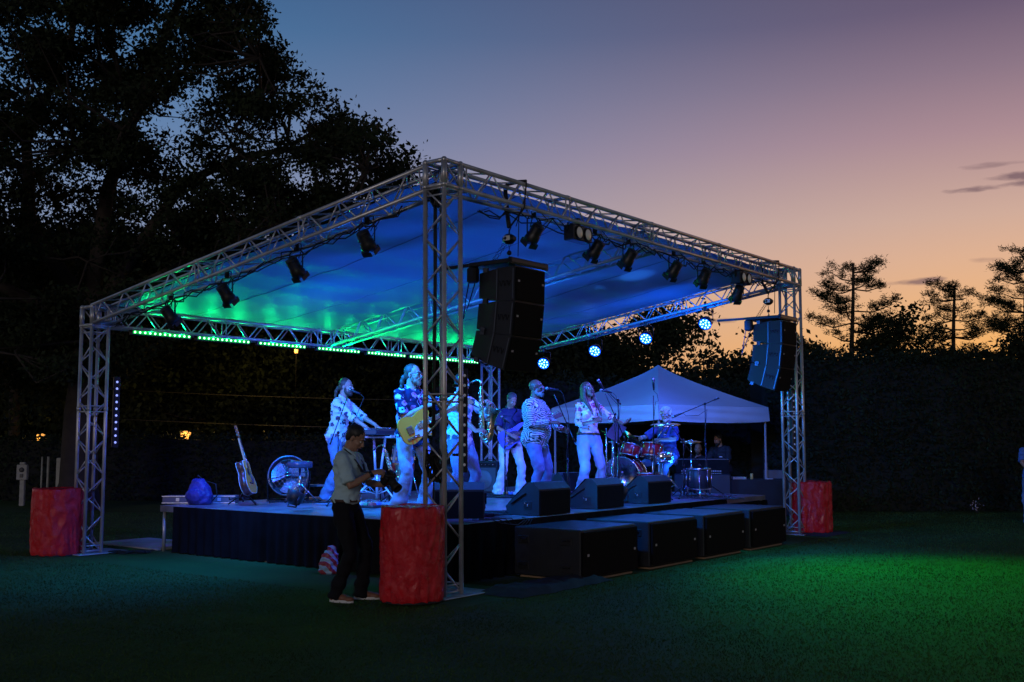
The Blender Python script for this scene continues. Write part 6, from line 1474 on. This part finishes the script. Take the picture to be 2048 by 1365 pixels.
while len(cl) < 3000:
    x, y, z, r_ = lumps[rng.integers(len(lumps))]; d = rng.normal(size=3); d /= np.linalg.norm(d); d[2] = abs(d[2]) * .9 - .25; q = np.array([x, y, z]) + d * r_ * rng.uniform(.4, 1)
    ys_ = 24.5 / (24.5 + q[1])
    if inside(q[0] * ys_ + .36, 1.6 + (q[2] - 1.6) * ys_ + .15): cl.append((q[0] + 9.9, q[1], q[2]))
cl = np.array(cl)
LP = np.concatenate([clump_leaves(cl, 64, .19, .115, rng, .55), clump_leaves(cl[::2] + rng.normal(size=(len(cl[::2]), 3)) * .12, 12, .16, .10, rng, .5)])
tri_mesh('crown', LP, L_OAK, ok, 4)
mb = MB(); mb.tube([(0, 0, -.1), (.05, 0, .6), (.0, .1, 2.2), (.15, 0, 3.6), (.3, 0, 5)], [.6, .42, .36, .3, .24], 14)
mb.tube([(.2, 0, 4.2), (1.2, 0, 6.0), (2.2, .2, 7.6), (3.6, .1, 8.2), (5.2, 0, 8.4), (6.7, -.1, 7.9)], [.2, .15, .11, .08, .05, .02], 9); mb.tube([(.2, 0, 3.9), (1.6, -.2, 5.2), (3.4, -.4, 6.1), (5.2, -.3, 6.7), (6.8, -.2, 6.9)], [.17, .12, .09, .06, .02], 8)
mb.tube([(.2, 0, 4.8), (.4, .2, 7.4), (1.2, .1, 9.8), (2.2, 0, 12.4), (3.2, 0, 14.4)], [.2, .16, .12, .08, .03], 9); mb.tube([(0.1, 0, 4.6), (-1.4, .3, 6.5), (-1.6, .3, 8.6), (-.6, .2, 11), (-.2, 0, 14)], [.2, .15, .12, .08, .03], 9); mb.tube([(0, 0, 4.2), (-2.5, 0, 5.4), (-4.6, -.3, 7), (-6, -.2, 9.5)], [.17, .12, .08, .03], 8)
mb.tube([(-1.6, .3, 8), (-3.2, .2, 8.3), (-4.5, .1, 9.6), (-4.2, 0, 12)], [.10, .08, .06, .03], 7)
pts = []
for P_ in ([(.2, 0, 4.2), (1.2, 0, 6.0), (2.2, .2, 7.6), (3.6, .1, 8.2), (5.2, 0, 8.4), (6.7, -.1, 7.9)], [(.2, 0, 3.9), (1.6, -.2, 5.2), (3.4, -.4, 6.1), (5.2, -.3, 6.7), (6.8, -.2, 6.9)], [(.4, .2, 7.4), (1.2, .1, 9.8), (2.2, 0, 12.4), (3.2, 0, 14.4)], [(-1.4, .3, 6.5), (-1.6, .3, 8.6), (-.6, .2, 11), (-.2, 0, 14)], [(-2.5, 0, 5.4), (-4.6, -.3, 7), (-6, -.2, 9.5)]):
    for a, b in zip(P_, P_[1:]):
        for f in (0, .33, .66): pts.append(Vector(a).lerp(Vector(b), f))
for c in cl[::2]:
    c = Vector(c); j = min(pts, key=lambda p: (p - c).length); L = (c - j).length; m_ = j.lerp(c, .5) + Vector(rng.normal(size=3)) * .12 * L - Vector((0, 0, .05 * L))
    mb.tube([j, m_, c], [min(.05, .014 + .015 * L), .02, .006], 4, cap=False); pts.append(m_) if rng.random() < .35 else None
mb.build('trunk', BARK, ok)

# --- generic bushy tree ---
TG = 'dark trees standing behind the lawn'
def bushy(label, x, y, h, r, seed, n=150, per=60, size=.2, zlow=.18, m=None, gaps=-.25, tr=.16, name='bushy_tree', group=TG, sq=1.0):
    rng = np.random.default_rng(seed); t = thing(name, label, 'tree', Vector((x, y, 0)), 0, group); cl = []
    lob = [(rng.uniform(-.5, .5) * r, rng.uniform(-.5, .5) * r, h * rng.uniform(.45, .8), r * rng.uniform(.45, .7)) for _ in range(7)] + [(0, 0, h * .78, r * .6), (0, 0, h * .5, r * .8)]
    while len(cl) < n:
        lx, ly, lz, lr = lob[rng.integers(len(lob))]; d = rng.normal(size=3); d /= np.linalg.norm(d); q = np.array([lx, ly, lz]) + d * lr * rng.uniform(.35, 1) ** .6 * np.array([1, 1, sq])
        if q[2] > h or q[2] < h * zlow: continue
        if noise.noise(Vector(q * .8) + Vector((seed, 0, 0))) < gaps: continue
        cl.append(q)
    cl = np.array(cl); k_ = r / 2.2
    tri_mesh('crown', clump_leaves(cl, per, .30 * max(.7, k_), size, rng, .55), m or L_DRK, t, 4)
    mb = MB(); mb.tube([(0, 0, -.1), (.03, 0, h * .2), (-.04, .03, h * .45), (.05, 0, h * .75)], [tr * 1.5, tr, tr * .8, tr * .3], 9)
    pts = [Vector((0, 0, h * f)) for f in (.2, .3, .4, .5, .6, .7)]
    for c in cl[::3]:
        c = Vector(c); j = min(pts, key=lambda p: (p - c).length + .4 * max(0, p.z - c.z)); m2 = j.lerp(c, .5) + Vector(rng.normal(size=3)) * .1; mb.tube([j, m2, c], [.035, .02, .006], 4, cap=False)
        if rng.random() < .4: pts.append(m2)
    mb.build('trunk', BARK, t); return t
s = 2140
def X_at(px, y): return (px - 1024) / s * y
def Z_at(py, y): return 1.6 + (878 - py) / s * y * 1.0
specs = [('dense dark tree at the far left behind the power posts', 30, 31, 430, 3.2, 300), ('dense dark tree behind the far left tower', 210, 33, 420, 3.2, 300), ('dark tree with lamp-lit lower leaves seen through the left bay', 400, 34, 520, 3.0, 280), ('dark tree behind the keyboard player', 580, 35, 560, 2.8, 260), ('dark tree behind the guitarist and the near tower', 750, 36, 580, 2.8, 260), ('dark tree behind the big near line array', 900, 37, 560, 2.9, 260),
         ('dark tree between the near line array and the blue lamps', 1040, 36, 610, 2.6, 240), ('dark tree behind the blue lamps over the singers', 1160, 38, 640, 2.5, 230)]
for i, (lb, px, y, top, r, n) in enumerate(specs): bushy(lb, X_at(px, y), y, Z_at(top, y), r, 100 + i, n, 110, .17, .05, gaps=-.6)
bushy('loose tree with sky showing through it right of the blue lamps', X_at(1318, 36), 36, Z_at(572, 36), 1.75, 41, 120, 44, .16, .30, gaps=-.10, name='loose_tree')
bushy('small twiggy tree between the two blue lamps at the right', X_at(1225, 38), 38, Z_at(640, 38), 1.5, 42, 90, 50, .2, .1, gaps=-.3, name='loose_tree')
for i, (lb, px, py, r, n, y) in enumerate([('rounded bush top rising above the tent peak', 1375, 715, 1.6, 130, 34), ('bush behind the far line array', 1480, 690, 1.9, 150, 34), ('leafy tree behind the far right tower', 1580, 665, 2.0, 150, 37), ('broad-leaved tree between the tall pine and the slim pine', 1790, 592, 2.3, 170, 44), ('low tree right of the far tower, under the tall pine', 1655, 690, 1.8, 120, 42), ('bushy tree between the slim pine and the right frame edge', 1975, 690, 2.0, 110, 44), ('small bush between the two pines', 1868, 665, 1.3, 70, 43), ('dark bush under the right edge pine', 2060, 650, 2.2, 120, 43)]):
    bushy(lb, X_at(px, y), y, Z_at(py, y), r, 200 + i, n, 46, .19, .12, gaps=-.22, name='broadleaf_tree')
# bare twiggy shrub
t = thing('bare_shrub', 'bare twiggy shrub against the orange sky above the tent', 'shrub', Vector((X_at(1440, 33), 33, 0)), 0, TG); mb = MB(); rng = np.random.default_rng(5)
for i in range(44):
    a = rng.uniform(-.6, .6); L = rng.uniform(2.6, 4.6); p = [(rng.uniform(-.3, .3), rng.uniform(-.3, .3), 0)]
    for k in range(1, 7): p.append((p[0][0] + a * L * (k / 6) ** 1.3 * .6 + rng.normal() * .05, p[0][1] + rng.normal() * .1, L * k / 6))
    mb.tube(p, [.03, .025, .02, .014, .010, .007, .004], 4, cap=False)
    for k in (3, 4, 5):
        q = Vector(p[k]); mb.tube([q, q + Vector((rng.normal() * .25, rng.normal() * .1, .35))], [.006, .003], 3, cap=False)
mb.build('stems', BARK, t); tri_mesh('leaves', leaves(np.array([(rng.uniform(-1.6, 1.6), rng.normal() * .2, rng.uniform(2.2, 4.3)) for _ in range(260)]), .14, rng), L_DRK, t, 4)

# --- pines ---
def pine(label, px, top, y, spread, seed, low=.35, dens=1.0, lean=0, gap=.1):
    rng = np.random.default_rng(seed); h = Z_at(top, y); t = thing('pine_tree', label, 'tree', Vector((X_at(px, y), y, 0)), 0, 'pines against the sunset')
    mb = MB(); ax = lambda f: Vector((lean * f * f + .10 * math.sin(f * 5 + seed), .06 * math.sin(f * 4), h * f))
    mb.tube([ax(f) for f in np.linspace(0, .98, 12)], [.15 * (1 - f * .8) + .015 for f in np.linspace(0, .98, 12)], 9)
    pads = []; f = low; k = 0
    while f < .97:
        rel = (f - low) / (1 - low); R_ = spread * (math.sqrt(max(0, 1 - rel ** 1.9)) * .85 + .15) * (.72 + .28 * math.sin(min(1, rel * 3) * PI / 2)) * rng.uniform(.8, 1.05)
        for b in range(rng.integers(2, 5)):
            a = rng.uniform(0, 2 * PI); a = a if abs(math.cos(a)) > .35 else rng.choice([0, PI]) + rng.normal() * .4
            L = R_ * rng.choice([.5, .75, .9, 1.0, 1.08]); p0 = ax(f); ri = rng.uniform(-.12, .42) * L; e = p0 + Vector((math.cos(a) * L, math.sin(a) * L, ri)); m_ = p0.lerp(e, .5) + Vector((0, 0, -.14 * L + .04)); mb.tube([p0, m_, e], [.045 * (1 - rel * .5), .03, .010], 5, cap=False)
            for g_ in np.linspace(.45, 1.05, max(2, int(L * 3.4 * dens))):
                q = p0.lerp(m_, g_ * 2) if g_ < .5 else m_.lerp(e, (g_ - .5) * 2); q = q + Vector((rng.normal() * .10, rng.normal() * .16, .06 + rng.uniform(0, .12))); pads.append(q)
                for _ in range(2):
                    q2 = q + Vector((rng.normal() * .20, rng.normal() * .3, rng.uniform(-.08, .16))); pads.append(q2); mb.tube([q, q2], [.008, .005], 3, cap=False)
        f += rng.uniform(.034, .062); k += 1
    for _ in range(9): pads.append(ax(.97) + Vector((rng.normal() * .28, rng.normal() * .25, rng.uniform(-.25, .12))))
    pads = np.array([tuple(p) for p in pads]); n = len(pads); per = 42; c = np.repeat(pads, per, 0); d = rng.normal(size=(n * per, 3)); d[:, 2] = np.abs(d[:, 2]) * .7; d /= np.linalg.norm(d, axis=1)[:, None]
    e = rng.normal(size=(n * per, 3)); e -= d * (e * d).sum(1)[:, None]; e /= np.linalg.norm(e, axis=1)[:, None]; L = (.10 + .12 * rng.random(n * per))[:, None]; b = c + rng.normal(size=(n * per, 3)) * np.array([.09, .09, .075])
    P = np.empty((n * per, 3, 3)); P[:, 0] = b - e * .016; P[:, 1] = b + e * .016; P[:, 2] = b + d * L * .9
    tri_mesh('crown', P, L_PINE, t, 3); mb.build('trunk', BARK, t)
pine('tall layered pine against the sunset right of the stage', 1708, 516, 44, 2.15, 3, .40, 1.1)
pine('slim open-crowned pine against the sunset, right of the broad-leaved tree', 1915, 562, 45, 1.8, 8, .55, .8)
pine('tall pine cut by the right frame edge', 2062, 505, 44, 2.1, 14, .42, 1.2)

# --- hedges ---
def hedge(label, x0, x1, y, h, d, seed, dens, size, var=.25, m=None):
    rng = np.random.default_rng(seed); t = thing('hedge', label, 'hedge', Vector(((x0 + x1) / 2, y, 0)), 0, 'hedges round the lawn'); W_ = x1 - x0
    H = lambda x, yy: h + var * (noise.noise(Vector((x * .35, yy * .3, seed))) + .5 * noise.noise(Vector((x * 1.1, yy, seed + 5))))
    n = int(W_ * h * dens); xs = rng.uniform(-W_ / 2, W_ / 2, n); u_ = rng.random(n)
    P = np.zeros((n, 3))
    for i in range(n):
        x = xs[i]
        if u_[i] < .72: z = rng.uniform(.0, 1); yy = -d / 2; hh = H(x, yy) + .12 * rng.random(); P[i] = (x, yy + .16 * noise.noise(Vector((x * .9, z * h * .9, seed))) + abs(rng.normal()) * .12, z * hh)
        else: yy = rng.uniform(-d / 2, d / 2); P[i] = (x, yy, H(x, yy) - abs(rng.normal()) * .10 + (rng.random() < .12) * rng.uniform(0, .22))
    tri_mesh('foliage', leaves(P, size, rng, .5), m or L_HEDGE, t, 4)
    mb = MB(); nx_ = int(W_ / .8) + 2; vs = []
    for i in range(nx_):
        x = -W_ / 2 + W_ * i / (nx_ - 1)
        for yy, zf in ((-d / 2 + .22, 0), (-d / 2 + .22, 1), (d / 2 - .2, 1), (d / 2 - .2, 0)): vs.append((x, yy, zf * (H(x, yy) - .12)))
    mb.add(vs, [(i * 4 + j, i * 4 + j + 1, (i + 1) * 4 + j + 1, (i + 1) * 4 + j) for i in range(nx_ - 1) for j in range(3)], False); mb.build('dark_core', mat('dark_hedge_core', (.010, .012, .007), .95), t)  # added solid core, coloured dark like the shaded inside of the hedge
hedge('tall dense hedge closing the lawn at the right', 5.6, 16.5, 24.6, 3.35, 1.6, 1, 620, .10, .5)
hedge('tall dark hedge behind the tent', -2.0, 7.5, 27.6, 3.0, 1.6, 2, 260, .12, .45)
hedge('lower dark hedge across the far left of the lawn', -20, -1.8, 28.6, 1.68, 1.4, 3, 420, .10, .10)
# far wood closing the view at the left
rng = np.random.default_rng(21); n = 60000
wx = rng.uniform(-34, 3, n); wz = rng.random(n) ** .8; wh = np.array([5.6 + 1.4 * noise.noise(Vector((x * .25, 0, 2))) for x in wx]); wy = 42 + rng.normal(size=n) * 1.2
tag(tri_mesh('distant_wood', leaves(np.c_[wx, wy, wz * wh], .42, rng, .7), L_DRK, None, 4), 'dark mass of distant wood behind the left trees', 'wood', kind='stuff')
# lamp-lit low shrub spots far behind: garden lamps
M_WARM = mat('warm_lit_glass', (1, .6, .25), .4, emit=(1, .42, .08), es=.9)
def lamp(label, x, y, z, r, power, post=True, es=None):
    t = thing('garden_lamp', label, 'lamp', Vector((x, y, 0)), 0, 'small warm lamps beyond the hedge')
    mb = MB(); mb.cyl((0, 0, 0), (0, 0, z - .1), .010, n=6); mb.cyl((0, 0, z + .13), (0, 0, z + .16), .16, .02, n=12); mb.build('post', M_CLOTHB, t)
    mb = MB(); mb.lathe([(.05, z - .12), (r, z - .02), (r, z + .08), (.05, z + .13)], 12); mb.build('lamp_glass', M_WARM, t)
    if power:
        d = bpy.data.lights.new('garden_light', 'POINT'); d.energy = power; d.color = (1, .62, .16); d.shadow_soft_size = .1; o = bpy.data.objects.new('garden_light', d); C.objects.link(o); o.parent = t; o.location = (0, -.35, z)
lamp('small orange lamp high in the trees left of the keyboard player', X_at(591, 31.0), 31.0, Z_at(699, 31.0), .06, 30)
lamp('orange lamp glowing just over the far left hedge', X_at(85, 29.8), 29.8, Z_at(882, 29.8) + .07, .14, 7)
lamp('orange lamp glowing over the hedge behind the stage left corner', X_at(374, 29.8), 29.8, Z_at(876, 29.8) + .06, .14, 10)
lamp('faint lamp behind the hedge lighting leaves at the left bay', X_at(470, 30.2), 30.2, 1.45, .08, 75)
# power lines behind the stage
mb = MB()
for z0, z1 in ((3.05, 2.75), (2.2, 1.95)):
    mb.tube([(-12 + i * 1.3, 31.2 - (i * .02), z0 + (z1 - z0) * i / 12 - .16 * math.sin(PI * i / 12)) for i in range(13)], .010, 4)
tag(mb.build('overhead_wire', mat('pale_wire', (.06, .055, .045), .7, .1)), 'thin overhead wires crossing the dark trees behind the keyboard player', 'wires')
# small pale violet leaves at the foot of the right hedge
t = thing('pale_shrub', 'small plant with pale violet leaves at the foot of the right hedge', 'plant', Vector((X_at(1945, 23.3), 23.3, 0)))
rng = np.random.default_rng(77); tri_mesh('leaves', leaves(np.array([(rng.normal() * .08, rng.normal() * .04, .18 + rng.normal() * .05) for _ in range(26)]), .07, rng, .3), mat('pale_leaf', (.45, .38, .5), .35), t, 4)
mb = MB()
for i in range(5): mb.tube([(0, 0, 0), (rng.normal() * .1, 0, .2)], .004, 4)
mb.build('stems', BARK, t)
